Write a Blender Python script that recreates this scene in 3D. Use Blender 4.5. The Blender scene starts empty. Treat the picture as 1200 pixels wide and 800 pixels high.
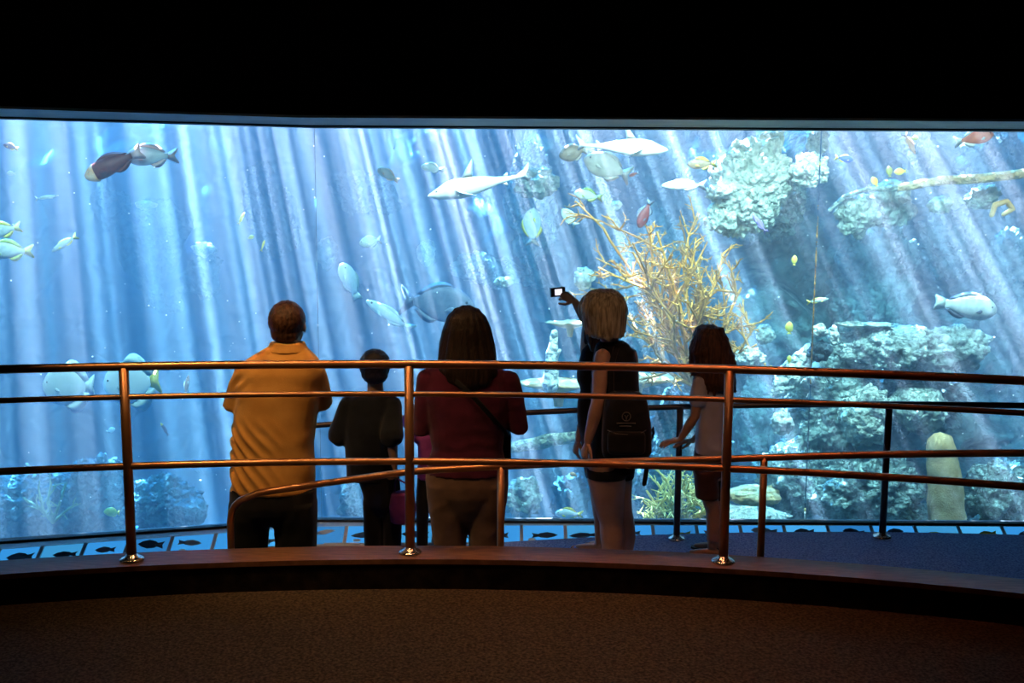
import bpy, bmesh, math, random
from mathutils import Vector, Matrix, noise

scene = bpy.context.scene
COL = scene.collection
R = math.radians
rnd = random.Random(7)

# ---------------------------------------------------------------- camera
F = 1150.0                       # focal length in pixels of the 1200 x 800 frame
EYE = 1.75
PITCH, ROLL = math.atan(142 / F), math.atan(6.6 / 1200)
cam_data = bpy.data.cameras.new('camera')
cam_data.sensor_width = 36.0
cam_data.lens = F * 36 / 1200
cam_data.clip_end = 100
cam = bpy.data.objects.new('camera', cam_data)
COL.objects.link(cam)
CAM_M = Matrix.Translation((0, 0, EYE)) @ Matrix.Rotation(math.pi / 2 - PITCH, 4, 'X') @ Matrix.Rotation(ROLL, 4, 'Z')
cam.matrix_world = CAM_M
scene.camera = cam

# ---------------------------------------------------------------- world, sun, lamps, added fills, exposure
world = bpy.data.worlds.new('sky')
scene.world = world
world.use_nodes = True
bgn = world.node_tree.nodes['Background']
bgn.inputs[0].default_value = (0.02, 0.50, 0.92, 1)
bgn.inputs[1].default_value = 6.0

SUN_DIR = Vector((-0.652, 1.27, 2.12)).normalized()      # towards the sun, behind and above the tank
sd = bpy.data.lights.new('sun', 'SUN')
sd.energy = 700.0
sd.color = (1.0, 0.67, 0.71)
sd.angle = R(0.25)
sun = bpy.data.objects.new('sun', sd)
COL.objects.link(sun)
sun.rotation_euler = SUN_DIR.to_track_quat('Z', 'Y').to_euler()

def spot(name, loc, aim, watts, color, size_deg, blend=1.0, radius=0.06):
    l = bpy.data.lights.new(name, 'SPOT')
    l.energy, l.color, l.spot_size, l.spot_blend, l.shadow_soft_size = watts, color, R(size_deg), blend, radius
    o = bpy.data.objects.new(name, l)
    COL.objects.link(o)
    o.location = loc
    o.rotation_euler = (Vector(loc) - Vector(aim)).to_track_quat('Z', 'Y').to_euler()
    return o

spot('room_spot', (-2.1, 3.7, 3.6), (-1.25, 5.15, 0.95), 250, (1.0, 0.60, 0.24), 40, radius=0.2)
spot('room_spot', (-0.7, 4.5, 3.6), (-0.6, 4.75, 0.6), 120, (1.0, 0.50, 0.20), 72, radius=0.2)
spot('room_spot', (1.1, 4.3, 3.6), (1.05, 4.65, 0.6), 75, (1.0, 0.30, 0.12), 62, radius=0.2)
spot('room_spot', (-0.1, 3.2, 3.6), (-0.1, 3.6, 0.0), 62, (1.0, 0.62, 0.38), 62, radius=0.2)

spot('room_spot', (0.9, 2.2, 3.6), (0.95, 6.0, 1.0), 60, (1.0, 0.66, 0.42), 34, radius=0.2)  # added warm fill for the hair of the blonde woman and the girl
def area(name, loc, aim, watts, color, sx, sy, spread=180):
    l = bpy.data.lights.new(name, 'AREA')
    l.shape, l.size, l.size_y, l.energy, l.color = 'RECTANGLE', sx, sy, watts, color
    l.spread = R(spread)
    o = bpy.data.objects.new(name, l); COL.objects.link(o); o.location = loc
    o.rotation_euler = (Vector(loc) - Vector(aim)).to_track_quat('Z', 'Y').to_euler()
    return o
area('tank_fill_bar', (0.0, 7.3, 2.95), (0.0, 9.0, -0.1), 230, (1.0, 0.95, 0.88), 13.0, 0.4, 95)  # unseen fill added to brighten the near sides of the fish
area('reef_fill', (1.9, 7.35, 2.95), (2.0, 9.0, 0.2), 105, (1.0, 0.95, 0.84), 3.4, 0.4, 105)  # second added fill, lifts the reef at the right

scene.view_settings.view_transform = 'Standard'
scene.view_settings.look = 'None'
scene.view_settings.exposure = 0.0
scene.view_settings.gamma = 1.0
scene.view_settings.use_curve_mapping = False
scene.cycles.max_bounces = 6
scene.cycles.diffuse_bounces = 3
scene.cycles.glossy_bounces = 3
scene.cycles.transmission_bounces = 4
scene.cycles.volume_bounces = 0
scene.cycles.transparent_max_bounces = 24
scene.cycles.sample_clamp_indirect = 4.0

# ---------------------------------------------------------------- geometry helpers
def P(px, py, y):
    """world point seen at pixel (px, py) on the plane at distance y"""
    d = CAM_M.to_3x3() @ Vector(((px - 600) / F, (400 - py) / F, -1.0))
    return Vector((0, 0, EYE)) + d * (y / d.y)

def lerp(a, b, t): return a + (b - a) * t

def interp(x, tab):
    if x <= tab[0][0]: return tab[0][1]
    for (a, va), (b, vb) in zip(tab, tab[1:]):
        if x <= b: return lerp(va, vb, (x - a) / (b - a))
    return tab[-1][1]

def tag(o, label=None, cat=None, group=None, kind=None):
    if label: o['label'] = label
    if cat: o['category'] = cat
    if group: o['group'] = group
    if kind: o['kind'] = kind
    return o

def empty(name, loc, label, cat, group=None):
    o = bpy.data.objects.new(name, None)
    o.empty_display_size = 0.1
    COL.objects.link(o)
    o.location = loc
    return tag(o, label, cat, group)

class G:
    """collects vertices and faces of one mesh"""
    def __init__(s): s.v, s.f = [], []
    def add(s, v, f):
        n = len(s.v); s.v += [Vector(p) for p in v]; s.f += [[i + n for i in q] for q in f]
        return s
    def loft(s, rings, cap=True):
        n = len(rings[0]); v = [p for r in rings for p in r]; f = []
        for k in range(len(rings) - 1):
            for i in range(n):
                j = (i + 1) % n
                f.append([k * n + i, k * n + j, (k + 1) * n + j, (k + 1) * n + i])
        if cap:
            f.append(list(range(n))[::-1]); f.append([(len(rings) - 1) * n + i for i in range(n)])
        return s.add(v, f)
    def tube(s, path, radii, n=10, roundcap=True, flat=None, up=None):
        path = [Vector(p) for p in path]
        if not hasattr(radii, '__len__'): radii = [radii] * len(path)
        rings = []
        t0 = (path[1] - path[0]).normalized()
        u = Vector(up) if up else (Vector((0, 0, 1)) if abs(t0.z) < 0.9 else Vector((0, 1, 0)))
        for k, p in enumerate(path):
            a = path[max(0, k - 1)]; b = path[min(len(path) - 1, k + 1)]
            t = (b - a).normalized()
            w = t.cross(u)
            if w.length < 1e-5: w = t.orthogonal()
            w.normalize(); u = w.cross(t).normalized()
            fl = flat if flat else 1.0
            def ring(c, r): return [c + w * (math.cos(2 * math.pi * i / n) * r) + u * (math.sin(2 * math.pi * i / n) * r * fl) for i in range(n)]
            if roundcap and k == 0:
                for q in (0.15, 0.65): rings.append(ring(p - t * radii[0] * math.cos(q * math.pi / 2), radii[0] * math.sin(q * math.pi / 2)))
            rings.append(ring(p, radii[k]))
            if roundcap and k == len(path) - 1:
                for q in (0.65, 0.15): rings.append(ring(p + t * radii[-1] * math.cos(q * math.pi / 2), radii[-1] * math.sin(q * math.pi / 2)))
        return s.loft(rings)
    def ball(s, c, r, n=12, m=8, mat=None):
        c = Vector(c); r = (r, r, r) if not hasattr(r, '__len__') else r
        rings = []
        for k in range(1, m):
            a = math.pi * k / m
            ring = []
            for i in range(n):
                b = 2 * math.pi * i / n
                p = Vector((math.sin(a) * math.cos(b) * r[0], math.sin(a) * math.sin(b) * r[1], -math.cos(a) * r[2]))
                ring.append(c + (mat @ p if mat else p))
            rings.append(ring)
        return s.loft(rings)
    def box(s, lo, hi):
        x0, y0, z0 = lo; x1, y1, z1 = hi
        v = [(x0, y0, z0), (x1, y0, z0), (x1, y1, z0), (x0, y1, z0), (x0, y0, z1), (x1, y0, z1), (x1, y1, z1), (x0, y1, z1)]
        return s.add(v, [[3, 2, 1, 0], [4, 5, 6, 7], [0, 1, 5, 4], [1, 2, 6, 5], [2, 3, 7, 6], [3, 0, 4, 7]])
    def prism(s, poly, z0, z1):
        n = len(poly)
        v = [(x, y, z0) for x, y in poly] + [(x, y, z1) for x, y in poly]
        f = [[i, (i + 1) % n, n + (i + 1) % n, n + i] for i in range(n)] + [list(range(n))[::-1], list(range(n, 2 * n))]
        return s.add(v, f)
    def fin(s, pts, th):
        """solid fin: outline in x z, thin in y"""
        n = len(pts)
        cx = sum(p[0] for p in pts) / n; cz = sum(p[1] for p in pts) / n
        v = [(p[0], 0, p[1]) for p in pts] + [(cx, th, cz), (cx, -th, cz)]
        f = []
        for i in range(n):
            j = (i + 1) % n
            f += [[i, j, n], [j, i, n + 1]]
        return s.add(v, f)
    def mesh(s, name, smooth=True):
        me = bpy.data.meshes.new(name)
        me.from_pydata([tuple(p) for p in s.v], [], s.f)
        bm = bmesh.new(); bm.from_mesh(me)
        bmesh.ops.recalc_face_normals(bm, faces=bm.faces)
        bm.to_mesh(me); bm.free()
        if smooth: me.polygons.foreach_set('use_smooth', [True] * len(me.polygons))
        return me
    def blend(s, voxel, it=4, disp=None):
        """fuses everything collected so far into one continuous skin"""
        me = s.mesh('tmp')
        o = bpy.data.objects.new('tmp', me); COL.objects.link(o)
        m = o.modifiers.new('r', 'REMESH'); m.mode = 'VOXEL'; m.voxel_size = voxel
        if it:
            m = o.modifiers.new('s', 'SMOOTH'); m.factor = 0.5; m.iterations = it
        dg = bpy.context.evaluated_depsgraph_get()
        e = o.evaluated_get(dg); em = e.to_mesh()
        v = [Vector(p.co) for p in em.vertices]
        if disp:
            nn = [Vector(p.normal) for p in em.vertices]
            v = [p + q * disp(p) for p, q in zip(v, nn)]
        f = [list(p.vertices) for p in em.polygons]
        e.to_mesh_clear()
        bpy.data.objects.remove(o); bpy.data.meshes.remove(me)
        s.v, s.f = v, f
        return s
    def obj(s, name, mat, parent=None, origin=None, smooth=True, shade=None):
        """links the mesh; world coordinates, made relative to the parent thing or to an origin"""
        org = Vector(origin) if origin is not None else (root_loc(parent) if parent else Vector((0, 0, 0)))
        s.v = [p - org for p in s.v]
        me = s.mesh(name, smooth)
        if mat: me.materials.append(mat)
        o = bpy.data.objects.new(name, me); COL.objects.link(o)
        if parent: o.parent = parent
        elif origin is not None: o.location = org
        return o
    def local(s, name, mat, parent, smooth=True):
        me = s.mesh(name, smooth)
        if mat: me.materials.append(mat)
        o = bpy.data.objects.new(name, me); COL.objects.link(o); o.parent = parent
        return o

def root_loc(o):
    p = Vector((0, 0, 0))
    while o:
        p = p + o.location; o = o.parent
    return p

# ---------------------------------------------------------------- materials
MATS = {}
def mat(name, col, rough=0.6, metal=0.0, col2=None, nscale=6.0, bump=0.0, bscale=30.0, stretch=None, spec=0.5, detail=6.0, contrast=(0.35, 0.65), emit=None, sheen=0.0):
    if name in MATS: return MATS[name]
    m = bpy.data.materials.new(name); m.use_nodes = True
    nt = m.node_tree; b = nt.nodes['Principled BSDF']
    b.inputs['Base Color'].default_value = (*col, 1)
    b.inputs['Roughness'].default_value = rough
    b.inputs['Metallic'].default_value = metal
    b.inputs['Specular IOR Level'].default_value = spec
    if sheen: b.inputs['Sheen Weight'].default_value = sheen
    if emit:
        b.inputs['Emission Color'].default_value = (*emit[0], 1); b.inputs['Emission Strength'].default_value = emit[1]
    tc = nt.nodes.new('ShaderNodeTexCoord'); vec = tc.outputs['Object']
    if stretch:
        mp = nt.nodes.new('ShaderNodeMapping'); mp.inputs['Scale'].default_value = stretch
        nt.links.new(vec, mp.inputs['Vector']); vec = mp.outputs['Vector']
    if col2:
        n = nt.nodes.new('ShaderNodeTexNoise'); n.inputs['Scale'].default_value = nscale; n.inputs['Detail'].default_value = detail
        nt.links.new(vec, n.inputs['Vector'])
        r = nt.nodes.new('ShaderNodeValToRGB')
        r.color_ramp.elements[0].position, r.color_ramp.elements[1].position = contrast
        r.color_ramp.elements[0].color = (*col, 1); r.color_ramp.elements[1].color = (*col2, 1)
        nt.links.new(n.outputs['Fac'], r.inputs['Fac']); nt.links.new(r.outputs['Color'], b.inputs['Base Color'])
    if bump:
        n = nt.nodes.new('ShaderNodeTexNoise'); n.inputs['Scale'].default_value = bscale; n.inputs['Detail'].default_value = 4
        nt.links.new(vec, n.inputs['Vector'])
        bp = nt.nodes.new('ShaderNodeBump'); bp.inputs['Strength'].default_value = bump; bp.inputs['Distance'].default_value = 0.01
        nt.links.new(n.outputs['Fac'], bp.inputs['Height']); nt.links.new(bp.outputs['Normal'], b.inputs['Normal'])
    MATS[name] = m
    return m

M_black = mat('black_paint', (0.006, 0.006, 0.007), 0.9, col2=(0.010, 0.009, 0.010), nscale=4, bump=0.1, bscale=60, spec=0.1)
M_carpet = mat('brown_carpet', (0.040, 0.030, 0.021), 0.95, col2=(0.115, 0.085, 0.058), nscale=75, bump=0.5, bscale=120, spec=0.05)
M_blue_carpet = mat('blue_carpet', (0.085, 0.13, 0.27), 0.95, col2=(0.24, 0.32, 0.52), nscale=90, bump=0.4, bscale=200, spec=0.1)
M_curb = mat('dark_curb', (0.010, 0.007, 0.006), 0.95, col2=(0.03, 0.019, 0.013), nscale=14, bump=0.4, bscale=70, spec=0.1)
M_cap = mat('wood_cap', (0.16, 0.065, 0.030), 0.55, col2=(0.27, 0.12, 0.06), nscale=10, stretch=(1, 8, 1), bump=0.1, bscale=60)
M_trim = mat('brushed_trim', (0.62, 0.60, 0.56), 0.5, 0.1, col2=(0.74, 0.72, 0.66), nscale=3, stretch=(0.6, 2, 20), bump=0.05, bscale=50)
M_gasket = mat('black_gasket', (0.01, 0.01, 0.012), 0.6)
M_brass = mat('bronze_rail', (0.58, 0.30, 0.15), 0.36, 0.75, col2=(0.46, 0.22, 0.10), nscale=5)
M_steel = mat('dark_steel_rail', (0.10, 0.075, 0.085), 0.4, 0.6, col2=(0.14, 0.11, 0.11), nscale=4)
M_flange = mat('chrome_flange', (0.72, 0.66, 0.6), 0.22, 0.95)
M_grey = mat('grey_sign_frame', (0.55, 0.58, 0.60), 0.5, 0.0, col2=(0.62, 0.65, 0.67), nscale=8)

def glass_mat():
    m = bpy.data.materials.new('acrylic_pane'); m.use_nodes = True
    nt = m.node_tree; nt.nodes.clear()
    o = nt.nodes.new('ShaderNodeOutputMaterial'); mix = nt.nodes.new('ShaderNodeMixShader')
    t = nt.nodes.new('ShaderNodeBsdfTransparent'); g = nt.nodes.new('ShaderNodeBsdfGlossy'); fr = nt.nodes.new('ShaderNodeFresnel')
    t.inputs[0].default_value = (0.985, 0.995, 1, 1); g.inputs['Roughness'].default_value = 0.02; fr.inputs['IOR'].default_value = 1.25
    nt.links.new(fr.outputs[0], mix.inputs[0]); nt.links.new(t.outputs[0], mix.inputs[1]); nt.links.new(g.outputs[0], mix.inputs[2])
    nt.links.new(mix.outputs[0], o.inputs['Surface'])
    return m
M_glass = glass_mat()

def water_mat():
    m = bpy.data.materials.new('sea_water'); m.use_nodes = True
    nt = m.node_tree; nt.nodes.clear()
    o = nt.nodes.new('ShaderNodeOutputMaterial'); add = nt.nodes.new('ShaderNodeAddShader')
    s = nt.nodes.new('ShaderNodeVolumeScatter'); a = nt.nodes.new('ShaderNodeVolumeAbsorption')
    s.inputs['Color'].default_value = (0.80, 0.90, 1.0, 1); s.inputs['Density'].default_value = 0.075; s.inputs['Anisotropy'].default_value = 0.35
    a.inputs['Color'].default_value = (0.0, 0.74, 0.945, 1); a.inputs['Density'].default_value = 0.26
    nt.links.new(s.outputs[0], add.inputs[0]); nt.links.new(a.outputs[0], add.inputs[1]); nt.links.new(add.outputs[0], o.inputs['Volume'])
    m.cycles.homogeneous_volume = True
    return m
M_water = water_mat()

def ripple_mask_mat():
    """flat sheet with a noise mask of clear streaks that cuts the sun into shafts"""
    m = bpy.data.materials.new('ripple_mask'); m.use_nodes = True
    nt = m.node_tree; nt.nodes.clear()
    o = nt.nodes.new('ShaderNodeOutputMaterial'); t = nt.nodes.new('ShaderNodeBsdfTransparent')
    tc = nt.nodes.new('ShaderNodeTexCoord'); mp = nt.nodes.new('ShaderNodeMapping')
    mp.inputs['Rotation'].default_value = (0, 0, R(0)); mp.inputs['Scale'].default_value = (1.0, 0.22, 1.0)
    n = nt.nodes.new('ShaderNodeTexNoise'); n.inputs['Scale'].default_value = 7.8; n.inputs['Detail'].default_value = 3.0; n.inputs['Roughness'].default_value = 0.62; n.inputs['Distortion'].default_value = 0.3
    r = nt.nodes.new('ShaderNodeValToRGB'); e = r.color_ramp.elements
    e[0].position, e[0].color = 0.545, (0.004, 0.022, 0.04, 1)
    e[1].position, e[1].color = 0.70, (1, 1, 1, 1)
    x = e.new(0.61); x.color = (0.20, 0.20, 0.21, 1)
    nt.links.new(tc.outputs['Object'], mp.inputs['Vector']); nt.links.new(mp.outputs['Vector'], n.inputs['Vector'])
    nt.links.new(n.outputs['Fac'], r.inputs['Fac']); nt.links.new(r.outputs['Color'], t.inputs[0]); nt.links.new(t.outputs[0], o.inputs['Surface'])
    return m
M_ripple_mask = ripple_mask_mat()

# ---------------------------------------------------------------- the setting
WIN = [(-6.4, 5.682), (-1.39, 6.95), (2.15, 6.95), (6.4, 6.95)]      # line of the tank window in plan
def win_y(x): return interp(x, WIN)
SILL, HEAD, TOP = -0.423, 2.388, 3.7
CX, CY = -0.35, -4.225                                               # centre of the curved railings
def arc_y(x, r): return CY + math.sqrt(r * r - (x - CX) ** 2)
def ramp_z(x): return -0.456 + 0.082 * max(-3.0, min(3.4, x))

def structure(g, name, m, smooth=False, parent=None):
    o = g.obj(name, m, parent, smooth=smooth)
    if not parent: o['kind'] = 'structure'
    return o

xs = [-6.0 + 12.0 * i / 60 for i in range(61)]
def arc_strip(r0, r1, z0, z1, xa=-5.8, xb=5.8, n=64):
    """curved bar between two radii; z0, z1 may be functions of x"""
    g = G(); rings = []
    fz = lambda z, x: z(x) if callable(z) else z
    for i in range(n + 1):
        x = lerp(xa, xb, i / n)
        rings.append([Vector((x, arc_y(x, r0), fz(z0, x))), Vector((x, arc_y(x, r1), fz(z0, x))), Vector((x, arc_y(x, r1), fz(z1, x))), Vector((x, arc_y(x, r0), fz(z1, x)))])
    return g.loft(rings)
def win_strip(o0, o1, z0, z1, xa=-6.2, xb=6.2):
    """bar that follows the window line, offset o0..o1 in y"""
    g = G(); rings = []
    for x in [xa, -1.39, 2.15, xb]:
        y = win_y(x)
        rings.append([Vector((x, y + o0, z0)), Vector((x, y + o1, z0)), Vector((x, y + o1, z1)), Vector((x, y + o0, z1))])
    return g.loft(rings)

# front floor slab, ramp, lower slab
g = G(); poly = [(x, arc_y(x, 8.92)) for x in xs] + [(6.0, -4.2), (-6.0, -4.2)]
structure(g.prism(poly, -0.27, -0.07), 'floor', M_carpet)
structure(arc_strip(9.09, 10.80, lambda x: ramp_z(x) - 0.08, ramp_z, -6.0, 6.0), 'floor', M_blue_carpet)
structure(G().box((-9.2, -4.4, -2.1), (9.2, 14.2, -1.85)), 'floor', M_black)  # unseen slab added underneath to keep sky light out
structure(arc_strip(8.915, 9.10, -0.9, 0.061, -6.0, 6.0), 'trim_1', M_curb)
structure(arc_strip(8.905, 9.11, 0.061, 0.086, -6.0, 6.0), 'trim_2', M_cap)
# room shell
structure(G().box((-6.2, -4.4, TOP), (6.2, 7.1, TOP + 0.2)), 'ceiling', M_black)
structure(G().box((-6.2, -4.4, -1.9), (-6.0, 6.2, TOP)), 'wall_left', M_black)
structure(G().box((6.0, -4.4, -1.9), (6.2, 7.1, TOP)), 'wall_right', M_black)
structure(G().box((-6.2, -4.4, -1.9), (6.2, -4.2, TOP)), 'wall_back', M_black)
structure(win_strip(-0.56, 0.06, HEAD + 0.02, TOP), 'wall_front', M_black)
structure(win_strip(-0.03, 0.06, -1.9, SILL - 0.03), 'wall_front', M_black)
structure(win_strip(-0.565, 0.05, HEAD + 0.004, HEAD + 0.02), 'trim_3', M_trim)
structure(win_strip(-0.05, 0.05, HEAD - 0.006, HEAD + 0.004), 'trim_4', M_gasket)
structure(win_strip(-0.025, 0.05, SILL - 0.03, SILL + 0.004), 'trim_5', M_gasket)
# three acrylic panes
for k, (xa, xb) in enumerate(((-6.0, -1.395), (-1.385, 2.147), (2.153, 6.0))):
    g = G(); a, b = (xa, win_y(xa)), (xb, win_y(xb))
    g.add([(a[0], a[1], SILL), (b[0], b[1], SILL), (b[0], b[1] + 0.03, SILL), (a[0], a[1] + 0.03, SILL),
           (a[0], a[1], HEAD), (b[0], b[1], HEAD), (b[0], b[1] + 0.03, HEAD), (a[0], a[1] + 0.03, HEAD)],
          [[3, 2, 1, 0], [4, 5, 6, 7], [0, 1, 5, 4], [1, 2, 6, 5], [2, 3, 7, 6], [3, 0, 4, 7]])
    structure(g, 'window_%d' % (k + 1), M_glass)
# tank shell: sides, unseen deck added over the front edge to block sun, water
BACK = 13.4
structure(G().box((-9.2, 4.5, -1.9), (-8.6, 14.2, TOP)), 'wall_left', M_black)
structure(G().box((8.6, 6.5, -1.9), (9.2, 14.2, TOP)), 'wall_right', M_black)
structure(G().box((-8.7, 4.5, -1.9), (-6.1, 5.4, TOP)), 'wall_left', M_black)
structure(G().box((6.1, 6.5, -1.9), (8.7, 6.9, TOP)), 'wall_right', M_black)
structure(G().prism([(-9.2, 4.5), (-6.2, 4.5), (-6.2, 5.9), (-1.39, 7.02), (9.2, 7.02), (9.2, 8.8), (-9.2, 8.8)], 3.3, TOP + 0.1), 'ceiling', M_black)  # added cover, stops the sun from reaching into the room

g = G()
front = [(-8.59, 5.45)] + [(x, win_y(x) + 0.035) for x in (-6.0, -1.39, 2.15, 6.0)] + [(8.59, 6.985)]
g.prism(front + [(8.59, 14.1), (-8.59, 14.1)], -1.84, 3.1)
w = g.obj('water', M_water, smooth=False)
tag(w, 'clear blue sea water filling the tank behind the window', 'water', kind='stuff')
g = G(); g.add([(-8.6, 8.2, 3.14), (8.6, 8.2, 3.14), (8.6, 14.2, 3.14), (-8.6, 14.2, 3.14)], [[0, 1, 2, 3]])
ws = g.obj('water_surface', M_ripple_mask, smooth=False)
tag(ws, 'flat water surface across the top of the tank, masked to shape the sun shafts', 'water', kind='stuff')
# ---------------------------------------------------------------- railings
def rail_path(r, z, xa, xb, n=40):
    return [Vector((lerp(xa, xb, i / n), arc_y(lerp(xa, xb, i / n), r), z(lerp(xa, xb, i / n)) if callable(z) else z)) for i in range(n + 1)]

RF = 9.0
fr = empty('guard_railing', (0, arc_y(0, RF), 0.086), 'curved bronze guard railing with three rails standing on the wooden curb cap', 'railing')
for nm, z, rad in (('top_rail', 1.045, 0.021), ('middle_rail', 0.897, 0.014), ('lower_rail', 0.557, 0.018)):
    G().tube(rail_path(RF, z, -4.6, 4.6, 70), rad, 14).obj(nm, M_brass, fr)
def post(parent, x, r, z0, z1, rad, m, flange_z):
    y = arc_y(x, r)
    p = G().tube([(x, y, z0), (x, y, z1)], rad, 14, roundcap=False).obj('post', m, parent)
    if flange_z is not None:
        gg = G()
        prof = [(0.058, 0), (0.058, 0.006), (0.046, 0.014), (rad + 0.006, 0.02), (rad + 0.003, 0.03)]
        gg.loft([[Vector((x + math.cos(2 * math.pi * i / 20) * a, y + math.sin(2 * math.pi * i / 20) * a, flange_z + h)) for i in range(20)] for a, h in prof])
        gg.obj('base_flange', M_flange, p)
    return p
def x_at(px, r):
    d = 4.7
    for _ in range(6):
        x = P(px, 550, d).x; d = arc_y(x, r)
    return x
for px in (-420, -150, 150, 480, 851, 1275, 1640):
    if -4.5 < x_at(px, RF) < 4.5: post(fr, x_at(px, RF), RF, 0.086, 1.04, 0.0235, M_brass, 0.087)

# sloping hand rail along the ramp, right behind the curb
RH = 9.21
HZ = [(-1.6, 0.315), (-1.29, 0.348), (-0.52, 0.451), (0.43, 0.512), (1.09, 0.554), (2.39, 0.665), (3.6, 0.77)]
hz = lambda x: interp(x, HZ)
hr = empty('ramp_handrail', (0, arc_y(0, RH), ramp_z(0)), 'low bronze handrail sloping down the ramp behind the curb with a bent left end', 'railing')
xe = x_at(268, RH)
path = [Vector((xe, arc_y(xe, RH), ramp_z(xe))), Vector((xe, arc_y(xe, RH), hz(xe) - 0.14))]
for a in (20, 40, 60, 80):
    path.append(Vector((xe + 0.11 * (1 - math.cos(R(a))), arc_y(xe, RH), hz(xe) - 0.13 + 0.125 * math.sin(R(a)))))
path += rail_path(RH, hz, xe + 0.15, 3.9, 50)
G().tube(path, 0.0185, 12).obj('hand_rail', M_brass, hr)
for px in (587, 895, 1320):
    x = x_at(px, RH); post(hr, x, RH, ramp_z(x), hz(x), 0.019, M_brass, ramp_z(x))

# single rail at the far side of the ramp
RB = 10.70
BZ = [(-1.9, 0.34), (-1.29, 0.386), (1.08, 0.533), (2.33, 0.605), (3.6, 0.67)]
bz = lambda x: interp(x, BZ)
br = empty('viewing_rail', (0, arc_y(0, RB), ramp_z(0)), 'dark single-bar rail on round posts beside the tank window', 'railing')
xe = x_at(297, RB)
path = [Vector((xe, arc_y(xe, RB), ramp_z(xe))), Vector((xe, arc_y(xe, RB), bz(xe) - 0.12))]
for a in (25, 50, 75):
    path.append(Vector((xe + 0.1 * (1 - math.cos(R(a))), arc_y(xe, RB), bz(xe) - 0.11 + 0.105 * math.sin(R(a)))))
path += rail_path(RB, bz, xe + 0.15, 4.2, 50)
G().tube(path, 0.0195, 12).obj('top_rail', M_steel, br)
for px in (553, 795, 1038, 1290):
    x = x_at(px, RB); post(br, x, RB, ramp_z(x), bz(x), 0.022, M_steel, ramp_z(x))

# ---------------------------------------------------------------- backlit strip of fish panels under the window
M_panels = [mat('backlit_panel_%d' % i, (0.03, 0.12, 0.25), 0.35, col2=(0.05, 0.16, 0.3), nscale=3, emit=(c, s)) for i, (c, s) in
            enumerate((((0.03, 0.25, 0.62), 1.15), ((0.02, 0.17, 0.44), 1.1), ((0.05, 0.34, 0.70), 1.15), ((0.04, 0.28, 0.58), 1.05)))]
M_prints = [mat('fish_print_' + n, c, 0.5) for n, c in (('navy', (0.02, 0.05, 0.12)), ('white', (0.75, 0.8, 0.82)), ('yellow', (0.85, 0.6, 0.06)), ('red', (0.55, 0.10, 0.08)), ('grey', (0.22, 0.3, 0.38)))]
def sign_top(x):                                    # top edge of the sloping panels
    return Vector((x, win_y(x) - 0.027 - interp(x, [(-3.4, 0.13), (-1.3, 0.10), (0.3, 0.05), (2.0, 0.02)]), SILL - 0.012))
def sign_bot(x):
    return sign_top(x) + Vector((0, -0.13, -0.085))
sg = empty('fish_guide_strip', (0, win_y(0) - 0.15, SILL), 'long strip of small blue backlit fish guide panels under the window', 'sign')
dpx = [-205 + 51 * i for i in range(33)]
def sx(px):
    d = 6.6
    for _ in range(6):
        x = P(px, 630, d).x; d = sign_top(x).y
    return x
DX = [sx(p) for p in dpx]
g = G(); rings = []
for x in [DX[0]] + [-1.39, 0.3, 2.0, DX[-1]]:
    a = sign_top(x); wy = win_y(x) - 0.027
    rings.append([Vector((x, wy, SILL - 0.012)), a, a - Vector((0, 0, 0.03)), Vector((x, wy, SILL - 0.04))])
g.loft(rings).obj('top_ledge', M_grey, sg, smooth=False)
g = G(); rings = []
for x in [DX[0]] + [-1.39, 0.3, 2.0, DX[-1]]:
    a = sign_bot(x)
    rings.append([a + Vector((0, 0, 0.006)), a + Vector((0, -0.02, -0.006)), a + Vector((0, -0.02, -0.5)), a + Vector((0, 0.02, -0.5))])
g.loft(rings).obj('lower_bar', M_grey, sg, smooth=False)
for x in DX:
    a, b = sign_top(x), sign_bot(x); n = Vector((0, -0.55, 0.84)) * 0.008; h = Vector((0.012, 0, 0))
    G().add([a - h, a + h, b + h, b - h, a - h + n, a + h + n, b + h + n, b - h + n],
            [[0, 1, 2, 3], [7, 6, 5, 4], [0, 4, 5, 1], [1, 5, 6, 2], [2, 6, 7, 3], [3, 7, 4, 0]]).obj('divider', M_grey, sg, smooth=False)
pr = random.Random(3)
special = {780: 2, 830: 3, 1118: 2, 1170: 2}
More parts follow.
